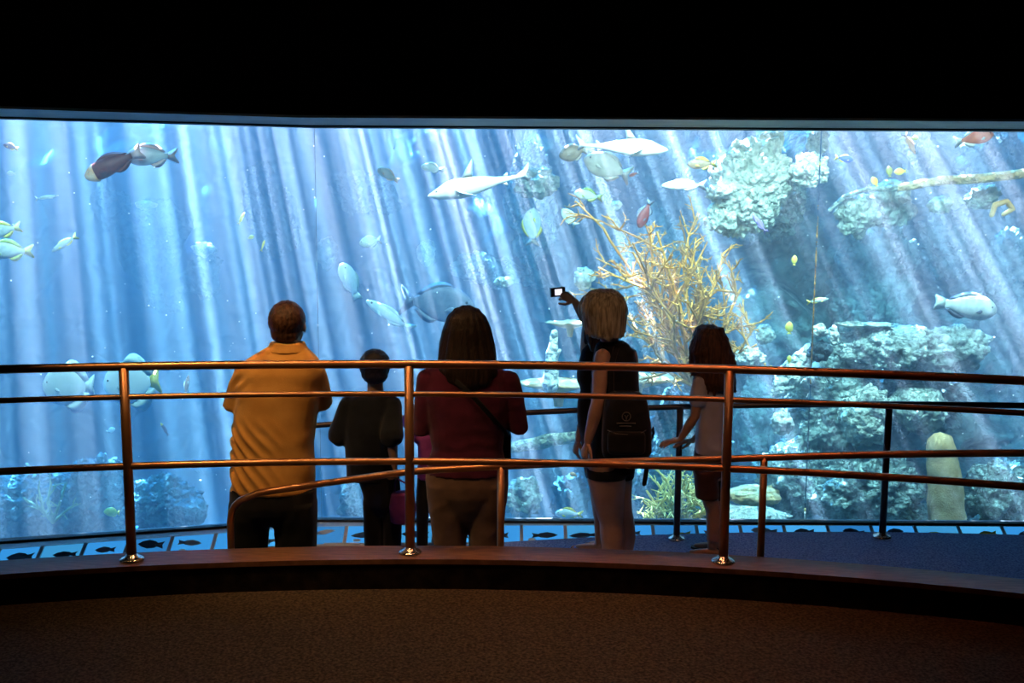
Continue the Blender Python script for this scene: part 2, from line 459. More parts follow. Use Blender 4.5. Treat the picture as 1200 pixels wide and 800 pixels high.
for k in range(len(DX) - 1):
    xa, xb = DX[k] + 0.012, DX[k + 1] - 0.012
    a, b, c, d = sign_top(xa), sign_top(xb), sign_bot(xb), sign_bot(xa); n = Vector((0, 0.45, -0.65)) * 0.02
    o = G().add([a, b, c, d, a + n, b + n, c + n, d + n], [[0, 1, 2, 3], [7, 6, 5, 4], [0, 4, 5, 1], [1, 5, 6, 2], [2, 6, 7, 3], [3, 7, 4, 0]]).obj('panel', M_panels[(k * 7) % 4 if k % 3 else 0], sg, smooth=False)
    # printed fish on the panel: flat print
    up = (a - d); L = (xb - xa)
    ex = Vector((1, 0, (b - a).z / L)); ex.y = (b - a).y / L
    cen = (a + b + c + d) / 4 + Vector((0, -0.55, 0.84)) * 0.003
    kind = pr.choice((0, 0, 1, 4, 4, 0))
    mid_px = 600 + cen.x / cen.y * F
    for q, v in special.items():
        if abs(mid_px - q) < 26: kind = v
    s = pr.choice((-1, 1)); off = up * pr.uniform(-0.1, 0.15) + ex * pr.uniform(-0.12, 0.12) * L; sl = pr.uniform(-.12, .12)
    ln, ht = L * pr.uniform(0.24, 0.36), pr.uniform(0.14, 0.26)
    pts = [(-1, 0), (-.7, .6), (-.2, 1), (.3, .75), (.62, .22), (1, .8), (.88, 0), (1, -.8), (.62, -.22), (.3, -.7), (-.2, -.9), (-.7, -.5)]
    gv = [cen + off + ex * (s * p * ln) + up * (q * ht + sl * p) for p, q in pts]
    gg = G(); gg.add(gv + [cen + off], [[i, (i + 1) % 12, 12] for i in range(12)])
    gg.obj('fish_picture', M_prints[kind], o)
    if k % 2 == 0:
        e = ex * (L * 0.10); cc = cen - ex * (L * pr.uniform(.2, .32)) - up * 0.33
        gg = G(); ring = [cc + e * math.cos(t * math.pi / 5) + up * (0.09 * math.sin(t * math.pi / 5)) for t in range(10)]
        gg.add(ring + [cc], [[i, (i + 1) % 10, 10] for i in range(10)]); gg.obj('shell_picture', M_prints[1], o)

# ---------------------------------------------------------------- reef
def rockmat(name, a, b, sc=9):
    m = mat(name, a, 0.9, col2=b, nscale=sc, spec=0.15, contrast=(0.36, 0.64))
    nt = m.node_tree; bs = nt.nodes['Principled BSDF']                 # knobby coral crust as fine relief
    tc = nt.nodes.new('ShaderNodeTexCoord'); v = nt.nodes.new('ShaderNodeTexVoronoi'); v.inputs['Scale'].default_value = 17
    n = nt.nodes.new('ShaderNodeTexNoise'); n.inputs['Scale'].default_value = 26; n.inputs['Detail'].default_value = 4
    ma = nt.nodes.new('ShaderNodeMath'); ma.operation = 'SUBTRACT'
    bp = nt.nodes.new('ShaderNodeBump'); bp.inputs['Strength'].default_value = 1.0; bp.inputs['Distance'].default_value = 0.045
    nt.links.new(tc.outputs['Object'], v.inputs['Vector']); nt.links.new(tc.outputs['Object'], n.inputs['Vector'])
    nt.links.new(n.outputs['Fac'], ma.inputs[0]); nt.links.new(v.outputs['Distance'], ma.inputs[1])
    nt.links.new(ma.outputs[0], bp.inputs['Height']); nt.links.new(bp.outputs['Normal'], bs.inputs['Normal'])
    return m
K_wall = rockmat('reef_wall_stone', (0.07, 0.12, 0.11), (0.36, 0.42, 0.36), 5.0)
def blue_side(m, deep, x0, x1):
    """deep blue mixed in towards the left: dim, unlit water put into the shell colour"""
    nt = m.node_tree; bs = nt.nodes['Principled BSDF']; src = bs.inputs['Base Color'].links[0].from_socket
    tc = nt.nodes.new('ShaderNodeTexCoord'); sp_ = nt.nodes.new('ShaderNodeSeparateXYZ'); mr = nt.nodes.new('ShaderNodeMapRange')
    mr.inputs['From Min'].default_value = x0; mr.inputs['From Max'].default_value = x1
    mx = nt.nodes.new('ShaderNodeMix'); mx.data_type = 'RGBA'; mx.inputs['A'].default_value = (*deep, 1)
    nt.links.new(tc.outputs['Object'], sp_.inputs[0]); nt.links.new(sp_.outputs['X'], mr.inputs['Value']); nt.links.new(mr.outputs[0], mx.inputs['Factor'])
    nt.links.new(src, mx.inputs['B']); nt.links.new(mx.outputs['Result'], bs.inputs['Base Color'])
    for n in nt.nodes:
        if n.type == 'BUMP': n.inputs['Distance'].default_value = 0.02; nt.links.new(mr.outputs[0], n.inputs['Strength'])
blue_side(K_wall, (0.012, 0.085, 0.17), -1.6, 1.8)  # left wall darkened in colour where the sun made it too bright
K_teal = rockmat('teal_stone', (0.13, 0.19, 0.17), (0.50, 0.56, 0.48))
K_grey = rockmat('grey_stone', (0.18, 0.22, 0.19), (0.58, 0.62, 0.54))
K_pale = rockmat('pale_coral', (0.30, 0.35, 0.28), (0.72, 0.74, 0.60), 14)
K_white = rockmat('white_coral', (0.62, 0.66, 0.56), (0.90, 0.90, 0.80), 16)
K_tan = mat('tan_sponge', (0.60, 0.33, 0.13), 0.9, col2=(0.82, 0.52, 0.25), nscale=12, bump=0.6, bscale=60, spec=0.15)
K_dim_blue = rockmat('dim_blue_stone', (0.025, 0.085, 0.11), (0.09, 0.18, 0.20))  # darker copy of the teal stone, dimness of the left rocks put into colour
K_dark = rockmat('dark_stone', (0.025, 0.045, 0.06), (0.08, 0.12, 0.14))
K_gold = mat('golden_coral', (0.42, 0.17, 0.025), 0.8, col2=(0.74, 0.35, 0.06), nscale=12, bump=0.4, bscale=80, spec=0.2)
K_yel = mat('yellow_coral', (0.82, 0.56, 0.14), 0.8, col2=(0.97, 0.80, 0.32), nscale=14, bump=0.4, bscale=80, spec=0.2)
K_sand = rockmat('tank_sand', (0.12, 0.2, 0.24), (0.25, 0.33, 0.34), 3)

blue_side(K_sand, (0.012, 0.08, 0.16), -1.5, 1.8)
def disp_noise(p, seed, style, sc):
    q = p * sc + Vector((seed * 7.3, seed * 3.1, seed * 5.7))
    n = noise.fractal(q, 0.7, 2.1, 5)
    if style == 'rock': return 0.30 * n + 0.10 * noise.noise(q * 3)
    q = q + noise.noise_vector(q * 1.5) * 0.25
    d = noise.voronoi(q * 1.6)[0]; e = noise.voronoi(q * 4.3)[0]
    if style == 'knob': return 0.26 * n + 0.42 * (0.5 - d[0]) + 0.24 * (0.45 - e[0])
    return 0.24 * n + 0.26 * (d[1] - d[0]) + 0.16 * (e[1] - e[0]) - 0.1
# reef wall at the back of the tank and the slope at its foot, both fixed parts of the tank
def wall_y(x, z):
    y = interp(x, [(-8.5, 13.2), (-3.5, 12.8), (-0.5, 12.0), (1.2, 11.5), (3.0, 10.9), (8.5, 10.5)])
    rough = interp(x, [(-4, 0.6), (0.5, 0.8), (2.0, 1.0)])
    q = Vector((x, z * 1.1, 3.0)); w = noise.noise_vector(q * 1.1) * 0.35; q = q + w
    y -= 0.85 * noise.fractal(q * 0.75, 0.9, 2.0, 3)
    v = noise.voronoi(q * 1.5)[0]; y -= rough * 0.75 * (0.55 - v[0])
    v = noise.voronoi(q * 4.2)[0]; y -= rough * 0.26 * (0.5 - v[0])
    v = noise.voronoi(q * 11.0)[0]; y -= rough * 0.085 * (0.5 - v[0])
    y -= interp(z, [(-1.8, 0.9), (-0.6, 0.35), (0.5, 0.0)]) * interp(x, [(-2, 0.3), (1.5, 1.0)])
    y -= interp(z, [(0.6, 0.0), (2.0, -0.5), (3.1, -1.0)]) * interp(x, [(0, 0.0), (2.5, 1.0)])
    return min(y, 13.9)
nx, nz = 420, 130
g = G(); v = []; f = []
for i in range(nx + 1):
    for j in range(nz + 1):
        x = lerp(-8.5, 8.5, i / nx); z = lerp(-1.83, 3.04, j / nz); v.append((x, wall_y(x, z), z))
for i in range(nx):
    for j in range(nz):
        a = i * (nz + 1) + j; f.append([a, a + nz + 1, a + nz + 2, a + 1])
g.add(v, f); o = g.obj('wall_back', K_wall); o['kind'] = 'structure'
g = G(); v = []; f = []; nx, ny = 120, 46
for i in range(nx + 1):
    for j in range(ny + 1):
        x = lerp(-8.5, 8.5, i / nx); y = lerp(7.1, 13.3, j / ny)
        rise = interp(x, [(-8, 0.1), (-1, 0.05), (1.2, 0.35), (3, 0.75), (8, 0.9)]) * max(0, (y - 7.6) / 2.6)
        z = -1.7 + min(rise, 1.2) + 0.10 * noise.fractal(Vector((x * 1.4, y * 1.4, 0)), 0.9, 2, 4)
        v.append((x, y, z))
for i in range(nx):
    for j in range(ny):
        a = i * (ny + 1) + j; f.append([a, a + ny + 1, a + ny + 2, a + 1])
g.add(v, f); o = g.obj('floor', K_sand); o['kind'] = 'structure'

ICO = {}
def ico(n):
    if n not in ICO:
        bm = bmesh.new(); bmesh.ops.create_icosphere(bm, subdivisions=n, radius=1)
        ICO[n] = ([v.co.copy() for v in bm.verts], [[v.index for v in f.verts] for f in bm.faces]); bm.free()
    return ICO[n]
def rock(name, label, px, py, w, h, d, m, seed, style='rock', depth=0.8, tilt=0, sub=4, sc=1.6, cat='rock', amp=1.0, group=None, embed=False):
    if embed:
        q = P(px, py, 11.0); d = max(wall_y(q.x, q.z), wall_y(q.x + .2, q.z), wall_y(q.x - .2, q.z)); d = max(wall_y(q.x * d / 11, q.z), 9.3) - 0.06
    c = P(px, py, d); s = d / F
    rx, rz = w * s / 2, h * s / 2; ry = rx * depth
    rot = Matrix.Rotation(R(tilt), 3, 'Y')
    V, Fc = ico(sub); out = []
    k = max(1.0, min(3.0, max(rx, rz) / 0.22))
    asp = Vector((rx, ry, rz)) / max(rx, rz)
    for v in V:
        n = disp_noise(Vector((v.x * asp.x, v.y * asp.y, v.z * asp.z)) * k / 1.6, seed, style, sc) * amp / (k ** 0.6)
        p = v * (0.92 + n)
        out.append(c + rot @ Vector((p.x * rx, p.y * ry, p.z * rz)))
    g = G(); g.add(out, Fc)
    o = g.obj(name, m, origin=c)
    return tag(o, label, cat, group)

RK = 'reef_rock'; CH = 'reef_coral'
EMB = {1, 5, 12, 15, 16, 33, 34, 36, 39, 40, 42, 43, 44, 45, 46, 47, 48, 49, 50, 51, 52, 68}
# name, label, px, py, w, h, d, material, seed, style, depth, tilt
for i, a in enumerate([
    (RK, 'tall grey column of reef rock at the right, below the pale branch', 1022, 335, 104, 170, 9.3, K_grey, 1, 'knob', 0.8, 3),
    (RK, 'round knob on top of the grey reef column, right one of the two', 1042, 240, 62, 56, 9.3, K_grey, 2, 'knob', 0.8, 0),
    (CH, 'pale rounded coral head at the left shoulder of the grey reef column', 1004, 252, 52, 50, 9.1, K_pale, 3, 'knob', 0.8, 0),
    (CH, 'large bright coral outcrop with white crust under the window top', 878, 218, 96, 128, 9.0, K_pale, 4, 'knob', 0.7, 24),
    (CH, 'pale coral spill on the right flank of the bright outcrop', 925, 238, 70, 120, 9.4, K_grey, 5, 'knob', 0.7, -14),
    (CH, 'white round coral ball left above the bright outcrop', 861, 183, 18, 16, 8.9, K_white, 6, 'rock', 1, 0),
    (CH, 'white finger of coral pointing left from the bright outcrop', 842, 225, 34, 16, 8.8, K_white, 7, 'rock', 1, 8),
    (CH, 'ragged white coral fringe hanging under the bright outcrop', 846, 255, 36, 44, 8.9, K_pale, 8, 'knob', 0.8, 20),
    (CH, 'white starry coral beside the top of the bright outcrop', 949, 199, 46, 42, 8.8, K_white, 9, 'knob', 0.8, 0),
    (CH, 'small knobby coral just under the window top, right of the outcrop', 905, 160, 30, 20, 9.0, K_pale, 10, 'knob', 0.8, 0),
    (CH, 'knobby pale green coral in the top corner above the starry coral', 958, 168, 30, 34, 9.4, K_pale, 11, 'knob', 0.8, 0),
    (RK, 'grey rock mass with rough crust at the upper right', 1155, 190, 66, 80, 9.4, K_grey, 12, 'knob', 0.8, 0),
    (CH, 'clump of pale knobs below the branch at the right', 1150, 232, 44, 30, 9.1, K_pale, 13, 'knob', 0.8, 0),
    (CH, 'small greenish coral clump left of the pale knob clump', 1102, 240, 30, 20, 9.1, K_pale, 14, 'knob', 0.8, 0),
    (RK, 'rough rock face under the greenish coral clump', 1110, 285, 70, 90, 9.5, K_grey, 15, 'knob', 0.7, 0),
    (RK, 'dark teal rock face at the right edge', 1182, 320, 70, 110, 9.5, K_teal, 16, 'crack', 0.7, 0),
    (RK, 'wide rock shelf with cauliflower coral crust, upper right of the rails', 1052, 412, 150, 66, 8.9, K_grey, 17, 'knob', 0.9, 0),
    (RK, 'knobby boulder at the right end of the coral shelf', 1115, 408, 80, 60, 8.8, K_grey, 18, 'knob', 0.9, 0),
    (RK, 'rough rock mass below the coral shelf beside the white slab', 968, 480, 100, 150, 8.9, K_teal, 19, 'knob', 0.8, 0),
    (CH, 'pale brain-like coral boulder between the two right posts', 1015, 488, 66, 76, 8.5, K_pale, 20, 'crack', 0.9, 0),
    (CH, 'pale ribbed coral boulder right behind the viewing rail post', 1078, 478, 72, 60, 8.6, K_pale, 21, 'crack', 0.9, 15),
    (RK, 'teal rubble boulder low at the right behind the viewing rail post', 1010, 572, 150, 90, 8.6, K_teal, 22, 'knob', 0.9, 0),
    (RK, 'rubble boulder left of the low right rubble', 930, 560, 90, 110, 8.8, K_teal, 23, 'knob', 0.9, 0),
    (RK, 'crusty rock in the lower right corner of the window', 1175, 580, 76, 90, 8.6, K_grey, 24, 'knob', 0.9, 0),
    (RK, 'low grey green rock between tan pillar and corner rock', 1145, 575, 40, 60, 8.8, K_teal, 25, 'knob', 0.9, 0),
    (RK, 'steep white slab of rock leaning right of the girl', 931, 432, 30, 84, 8.6, K_white, 26, 'rock', 0.7, 38),
    (RK, 'dark round boulder perched above the white slab', 961, 411, 26, 26, 8.5, K_dark, 27, 'knob', 1, 0),
    (CH, 'cream coral ball on the dark round boulder', 961, 388, 18, 18, 8.5, K_white, 28, 'rock', 1, 0),
    (CH, 'white coral spur between the coral ball and the shelf', 976, 394, 14, 22, 8.6, K_white, 29, 'rock', 1, 0),
    (CH, 'ragged white coral low beside the right guard post', 917, 496, 28, 32, 8.4, K_white, 30, 'knob', 0.8, 10),
    (CH, 'smooth pale blue coral lobe right of the golden coral', 897, 392, 22, 26, 8.9, K_grey, 31, 'rock', 0.9, 0),
    (CH, 'bright crusty coral under the golden branches near the girl', 880, 420, 38, 30, 8.6, K_white, 32, 'knob', 0.9, 0),
    (RK, 'grey rock behind the girl at rail height', 884, 490, 46, 120, 9.0, K_grey, 33, 'rock', 0.8, 0),
    (RK, 'rough rock column under the shark tail, crowned with white coral', 622, 245, 66, 150, 9.9, K_teal, 34, 'knob', 0.8, 0),
    (CH, 'bushy white coral crown touching the shark tail', 628, 215, 54, 36, 9.5, K_pale, 35, 'knob', 0.9, 0),
    (CH, 'loops of pale coral in the middle of the tank above the women', 572, 316, 84, 42, 9.5, K_grey, 36, 'knob', 0.8, 10),
    (CH, 'white rimmed coral pocket right of the pale coral loops', 590, 330, 24, 14, 9.2, K_white, 37, 'crack', 0.8, 0),
    (CH, 'bright white coral cluster right above the camera', 684, 326, 26, 30, 9.3, K_white, 38, 'knob', 0.9, 0),
    (RK, 'pale rock ridge running down right of the coral loops', 625, 325, 40, 26, 9.6, K_grey, 39, 'knob', 0.8, 30),
    (RK, 'grey rock ledge under the upper shark', 695, 228, 60, 34, 9.9, K_grey, 40, 'knob', 0.8, 0),
    (CH, 'white domed coral on the ledge under the upper shark', 722, 240, 14, 12, 9.4, K_white, 41, 'rock', 1, 0),
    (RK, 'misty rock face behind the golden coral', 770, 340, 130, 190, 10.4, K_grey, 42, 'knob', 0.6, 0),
    (RK, 'misty rock low behind the golden coral', 720, 470, 110, 150, 10.2, K_dim_blue, 43, 'knob', 0.6, 0),
    (RK, 'teal reef rock at the upper left behind the red fish', 132, 235, 50, 70, 10.6, K_dim_blue, 44, 'crack', 0.8, 10),
    (RK, 'long teal reef face in the upper left of the tank', 190, 300, 110, 150, 11.2, K_dim_blue, 45, 'crack', 0.6, -14),
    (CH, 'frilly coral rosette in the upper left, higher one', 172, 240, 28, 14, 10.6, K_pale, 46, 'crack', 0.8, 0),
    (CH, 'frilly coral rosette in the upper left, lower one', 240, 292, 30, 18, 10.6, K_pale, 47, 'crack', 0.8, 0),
    (RK, 'blue grey reef block under the lower frilly rosette', 240, 322, 52, 56, 10.9, K_dim_blue, 48, 'crack', 0.8, 0),
    (RK, 'teal reef rock above the head of the man', 318, 250, 66, 130, 11.2, K_dim_blue, 49, 'crack', 0.8, -14),
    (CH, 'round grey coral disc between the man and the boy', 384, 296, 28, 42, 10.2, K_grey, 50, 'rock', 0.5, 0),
    (RK, 'faint blue rock in the upper middle left of the shark', 430, 230, 90, 60, 11.0, K_dim_blue, 51, 'crack', 0.8, 20),
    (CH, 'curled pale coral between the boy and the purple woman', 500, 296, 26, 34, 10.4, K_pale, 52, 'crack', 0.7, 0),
    (RK, 'misty reef mound low at the far left', 40, 590, 140, 90, 9.6, K_dim_blue, 53, 'knob', 0.9, 0),
    (RK, 'misty reef mound low left of the first post', 115, 585, 90, 110, 9.8, K_dim_blue, 54, 'knob', 0.9, 0),
    (RK, 'rounded teal boulder low right of the first post', 192, 592, 90, 80, 9.6, K_dim_blue, 55, 'knob', 0.9, 0),
    (RK, 'flat lobed rock beside the man at knee height', 222, 600, 50, 34, 9.4, K_dim_blue, 56, 'rock', 0.9, 0),
    (RK, 'faint coral rock between man and boy near the window foot', 412, 590, 30, 60, 9.0, K_dim_blue, 57, 'knob', 0.9, 0),
    (RK, 'teal rock low right of the purple woman', 612, 585, 52, 56, 8.7, K_teal, 58, 'knob', 0.9, 0),
    (RK, 'blue boulder low between the women', 668, 585, 50, 70, 9.6, K_dim_blue, 59, 'knob', 0.9, 0),
    (RK, 'support rock under the bushy yellow coral', 795, 636, 90, 56, 8.3, K_grey, 60, 'rock', 0.9, 0),
    (RK, 'bright pale slab lying low behind the right guard post', 880, 603, 96, 12, 8.1, K_white, 61, 'rock', 0.8, -1),
    (RK, 'dark rock shelf just above the bright pale slab', 885, 580, 70, 24, 8.6, K_tan, 62, 'rock', 0.8, 0),
    (RK, 'base rock below the bright pale slab', 880, 640, 110, 60, 8.3, K_teal, 63, 'knob', 0.9, 0),
    (RK, 'tall rock pinnacle carrying the golden coral, behind the girl', 800, 560, 120, 230, 9.3, K_dim_blue, 65, 'knob', 0.8, 0),
    (RK, 'rock spur joining the bright outcrop to the reef wall', 895, 235, 84, 100, 10.2, K_teal, 66, 'knob', 2.4, 0),
    (RK, 'rock spur joining the coral shelf to the reef wall', 1050, 450, 140, 110, 10.0, K_teal, 67, 'knob', 1.8, 0),
    (RK, 'rock foot below the coral boulders beside the tan pillar', 1050, 640, 200, 120, 9.0, K_teal, 68, 'knob', 0.9, 0),
    (RK, 'grey ridge above the pale branch at the right', 1065, 180, 60, 70, 9.7, K_teal, 64, 'knob', 0.7, 0),
]):
    rock(*a[:9], style=a[9], depth=a[10], tilt=a[11], sub=6 if max(a[4], a[5]) > 88 else (5 if max(a[4], a[5]) > 34 else 4), cat='coral' if a[0] == CH else 'rock', embed=i + 1 in EMB)

def loglike(name, label, pts, radii, m, cat, n=12, bumpy=0.16, seed=0, flat=None):
    """gnarled round limb through pixel points (px, py, distance)"""
    path = [P(*p) for p in pts]; fine = []; rr = []
    for k in range(len(path) - 1):
        for j in range(8):
            t = j / 8; fine.append(path[k].lerp(path[k + 1], t)); rr.append(lerp(radii[k], radii[k + 1], t))
    fine.append(path[-1]); rr.append(radii[-1])
    g = G().tube(fine, rr, n, flat=flat)
    out = []
    for p in g.v:
        d = noise.noise_vector(p * 9 + Vector((seed, 0, 0))); out.append(p + d * bumpy * max(radii))
    g.v = out
    o = g.obj(name, m, origin=path[0]); return tag(o, label, cat)
loglike('branch', 'long pale tan branch lying across the upper right of the reef', [(1052, 220, 8.9), (1100, 212, 8.9), (1150, 209, 8.8), (1225, 200, 8.7)], [0.036, 0.04, 0.042, 0.04], rockmat('tan_branch', (0.60, 0.36, 0.16), (0.95, 0.68, 0.38), 12), 'branch', seed=1)
loglike('branch', 'thin grey arched branch left of the long tan branch', [(972, 246, 9.0), (990, 230, 8.95), (1015, 222, 8.9), (1050, 220, 8.9)], [0.016, 0.018, 0.02, 0.03], K_grey, 'branch', seed=2)
loglike('tan_pillar', 'stout tan pillar sponge standing low at the right', [(1112, 640, 8.3), (1108, 570, 8.3), (1102, 522, 8.3)], [0.165, 0.15, 0.12], K_tan, 'sponge', n=20, bumpy=0.13, seed=3)
loglike('log', 'tan mossy log lying at a slant between the two women groups', [(596, 525, 8.8), (640, 517, 8.7), (684, 510, 8.6)], [0.05, 0.065, 0.05], rockmat('mossy_log', (0.22, 0.24, 0.17), (0.42, 0.42, 0.30)), 'log', seed=4)
loglike('sponge_ring', 'tan curled sponge ring at the right edge under the branch', [(1162, 252, 8.7), (1166, 240, 8.7), (1180, 236, 8.7), (1187, 245, 8.7), (1176, 251, 8.7)], [0.022, 0.025, 0.025, 0.022, 0.018], K_tan, 'sponge', seed=5)
loglike('sponge', 'slim white sponge standing upright left of the blonde woman', [(645, 452, 8.6), (647, 415, 8.6), (650, 390, 8.6)], [0.075, 0.055, 0.03], K_white, 'sponge', seed=6)
loglike('coral_finger', 'small white coral finger beside the slim white sponge', [(647, 428, 8.6), (656, 410, 8.55)], [0.03, 0.014], K_white, 'coral', seed=7)
def plate(label, px, py, w, d, m, seed):
    c = P(px, py, d); r = w * d / F / 2; n = 30; rings = []
    for rad, z in ((0.10, -0.55), (0.16, -0.20), (0.6, -0.08), (0.98, 0.0), (1.0, 0.02), (0.7, 0.045), (0.05, 0.06)):
        rings.append([c + Vector((math.cos(2 * math.pi * i / n) * r * rad * (1 + 0.14 * noise.noise(Vector((math.cos(2 * math.pi * i / n) * 2, math.sin(2 * math.pi * i / n) * 2, seed)))), math.sin(2 * math.pi * i / n) * r * rad * 0.7, z * r + 0.02 * noise.noise(Vector((i * .7, rad * 5, seed))))) for i in range(n)])
    o = G().loft(rings).obj('plate_coral', m, origin=c); return tag(o, label, 'coral')
plate('flat tan plate coral between the women at shoulder height', 655, 449, 100, 8.9, K_tan, 1)
plate('flat tan plate coral hidden partly behind the blonde woman', 745, 443, 110, 9.1, K_tan, 2)
plate('small pale plate coral left of the raised camera arm', 668, 378, 60, 9.4, K_tan, 3)
plate('thin pale ledge coral on top of the right coral shelf', 1012, 380, 70, 8.9, K_pale, 4)

# branching corals: every main branch is a part
def branch_coral(label, base, tips, m, r0, seed, depth=3, name='branching_coral', twig=0.55, dens=3, spread=0.35):
    rb = random.Random(seed)
    b = P(*base); root = empty(name, b, label, 'coral')
    for t in tips:
        tip = P(*t); g = G()
        def grow(a, e, r, lev):
            L = (e - a).length
            mid = (a + e) / 2 + Vector((rb.uniform(-1, 1), rb.uniform(-1, 1), rb.uniform(-1, 1))) * L * 0.10
            pts = [a, a.lerp(mid, .5) + Vector((rb.uniform(-1, 1), 0, rb.uniform(-1, 1))) * L * .03, mid, e]
            g.tube(pts, [r, r * .9, r * .8, r * .5], 6 if lev else 7)
            if lev >= depth: return
            for q in range(dens if lev else dens + 2):
                s = rb.uniform(0.25, 0.97); o = a.lerp(mid, s * 2) if s < .5 else mid.lerp(e, s * 2 - 1)
                dr = (e - a).normalized(); dv = (dr * 0.75 + Vector((rb.uniform(-1, 1), rb.uniform(-1, 1) * .8, rb.uniform(-.8, 1)))).normalized()
                grow(o, o + dv * L * rb.uniform(spread * .6, spread * 1.2), r * twig, lev + 1)
        grow(b, tip, r0, 0)
        g.obj('branch', m, root)
    return root
branch_coral('big golden branching coral above and left of the girl', (812, 452, 8.9),
    [(716, 284, 8.8), (742, 296, 8.6), (770, 272, 8.8), (752, 330, 8.5), (782, 310, 9.1), (800, 305, 8.7), (820, 322, 9.0), (838, 330, 8.7), (868, 338, 8.7), (858, 372, 8.5), (882, 386, 8.7), (886, 404, 8.6), (740, 380, 9.0), (765, 400, 8.6), (790, 370, 8.4), (770, 345, 8.8), (820, 365, 8.5), (840, 400, 8.8), (760, 310, 9.0)],
    K_gold, 0.019, 5, depth=3, dens=4, spread=0.40, twig=0.68)
branch_coral('bushy yellow coral at the foot of the window behind the girl', (796, 622, 8.2),
    [(758, 575, 8.2), (762, 592, 8.0), (770, 565, 8.2), (780, 560, 8.1), (792, 556, 8.3), (804, 558, 8.1), (815, 568, 8.2), (826, 578, 8.1), (834, 592, 8.2), (796, 570, 7.95), (782, 582, 7.95), (810, 584, 7.95), (755, 606, 8.1), (838, 606, 8.1)],
    K_yel, 0.020, 9, depth=2, dens=5, spread=0.42)
branch_coral('small feathery green coral at the lower left', (62, 612, 9.0), [(30, 585, 9.0), (45, 570, 9.0), (60, 565, 9.0), (76, 572, 9.0), (90, 590, 9.0)], mat('green_coral', (0.10, 0.2, 0.1), 0.8, col2=(0.22, 0.34, 0.16), nscale=12), 0.016, 11, depth=1, dens=4)

# ---------------------------------------------------------------- fish
def fmat(name, a, b=None, rough=0.45): return mat('fish_' + name, a, rough, col2=b or tuple(min(1, c * 1.3) for c in a), nscale=26, spec=0.4)
FM = {'maroon': fmat('maroon', (0.12, 0.016, 0.018), (0.20, 0.03, 0.028)), 'orange': fmat('orange', (0.75, 0.32, 0.12), (0.85, 0.6, 0.42)),
      'white': fmat('white', (0.80, 0.84, 0.78), (0.88, 0.9, 0.86)), 'pale': fmat('pale', (0.50, 0.60, 0.54), (0.66, 0.72, 0.64)),
      'silver': fmat('silver', (0.45, 0.52, 0.52), (0.62, 0.68, 0.66), 0.3), 'yellow': fmat('yellow', (0.80, 0.62, 0.06), (0.9, 0.76, 0.16)),
      'green': fmat('green', (0.35, 0.45, 0.08), (0.55, 0.62, 0.15)), 'brown': fmat('brown', (0.22, 0.16, 0.10), (0.32, 0.25, 0.17)),
      'slate': fmat('slate', (0.12, 0.14, 0.20), (0.17, 0.20, 0.26)), 'blue': fmat('blue', (0.03, 0.08, 0.45), (0.06, 0.15, 0.6)),
      'navy': fmat('navy', (0.03, 0.04, 0.14)), 'red': fmat('red', (0.60, 0.09, 0.04), (0.75, 0.22, 0.10)), 'pink': fmat('pink', (0.75, 0.42, 0.36), (0.8, 0.55, 0.5)),
      'beige': fmat('beige', (0.40, 0.34, 0.26), (0.52, 0.46, 0.36)), 'eye': mat('fish_eye', (0.01, 0.01, 0.012), 0.15), 'violet': fmat('violet', (0.22, 0.16, 0.42)), 'olive': fmat('olive', (0.3, 0.3, 0.1))}
SHAPES = {  # height/length, width/length, fullness, position of the deepest point, dorsal height, fork, tail length, peduncle
    'snapper': (0.36, 0.15, 0.80, 0.75, 0.09, 0.10, 0.20, 0.10), 'grouper': (0.30, 0.15, 0.75, 0.72, 0.06, 0.05, 0.20, 0.10), 'disc': (0.78, 0.14, 0.62, 0.85, 0.16, 0.04, 0.18, 0.13),
    'slender': (0.20, 0.10, 0.75, 0.8, 0.05, 0.10, 0.18, 0.06), 'tang': (0.50, 0.13, 0.75, 0.85, 0.07, 0.08, 0.18, 0.09),
    'needle': (0.10, 0.07, 0.6, 0.9, 0.03, 0.06, 0.10, 0.04), 'round': (0.62, 0.30, 0.65, 0.95, 0.05, 0.03, 0.14, 0.12), 'parrot': (0.40, 0.18, 0.70, 0.7, 0.06, 0.03, 0.18, 0.14)}
def frame(ang, yaw, roll=0):
    a = R(ang); c, s = math.cos(a), math.sin(a)
    X = Vector((c, 0, s)); Z = Vector((-s, 0, c)) if c >= -1e-6 else Vector((s, 0, -c))
    m = Matrix((X, Z.cross(X), Z)).transposed()
    return (m @ Matrix.Rotation(R(yaw), 3, 'Z') @ Matrix.Rotation(R(roll), 3, 'X')).to_4x4()
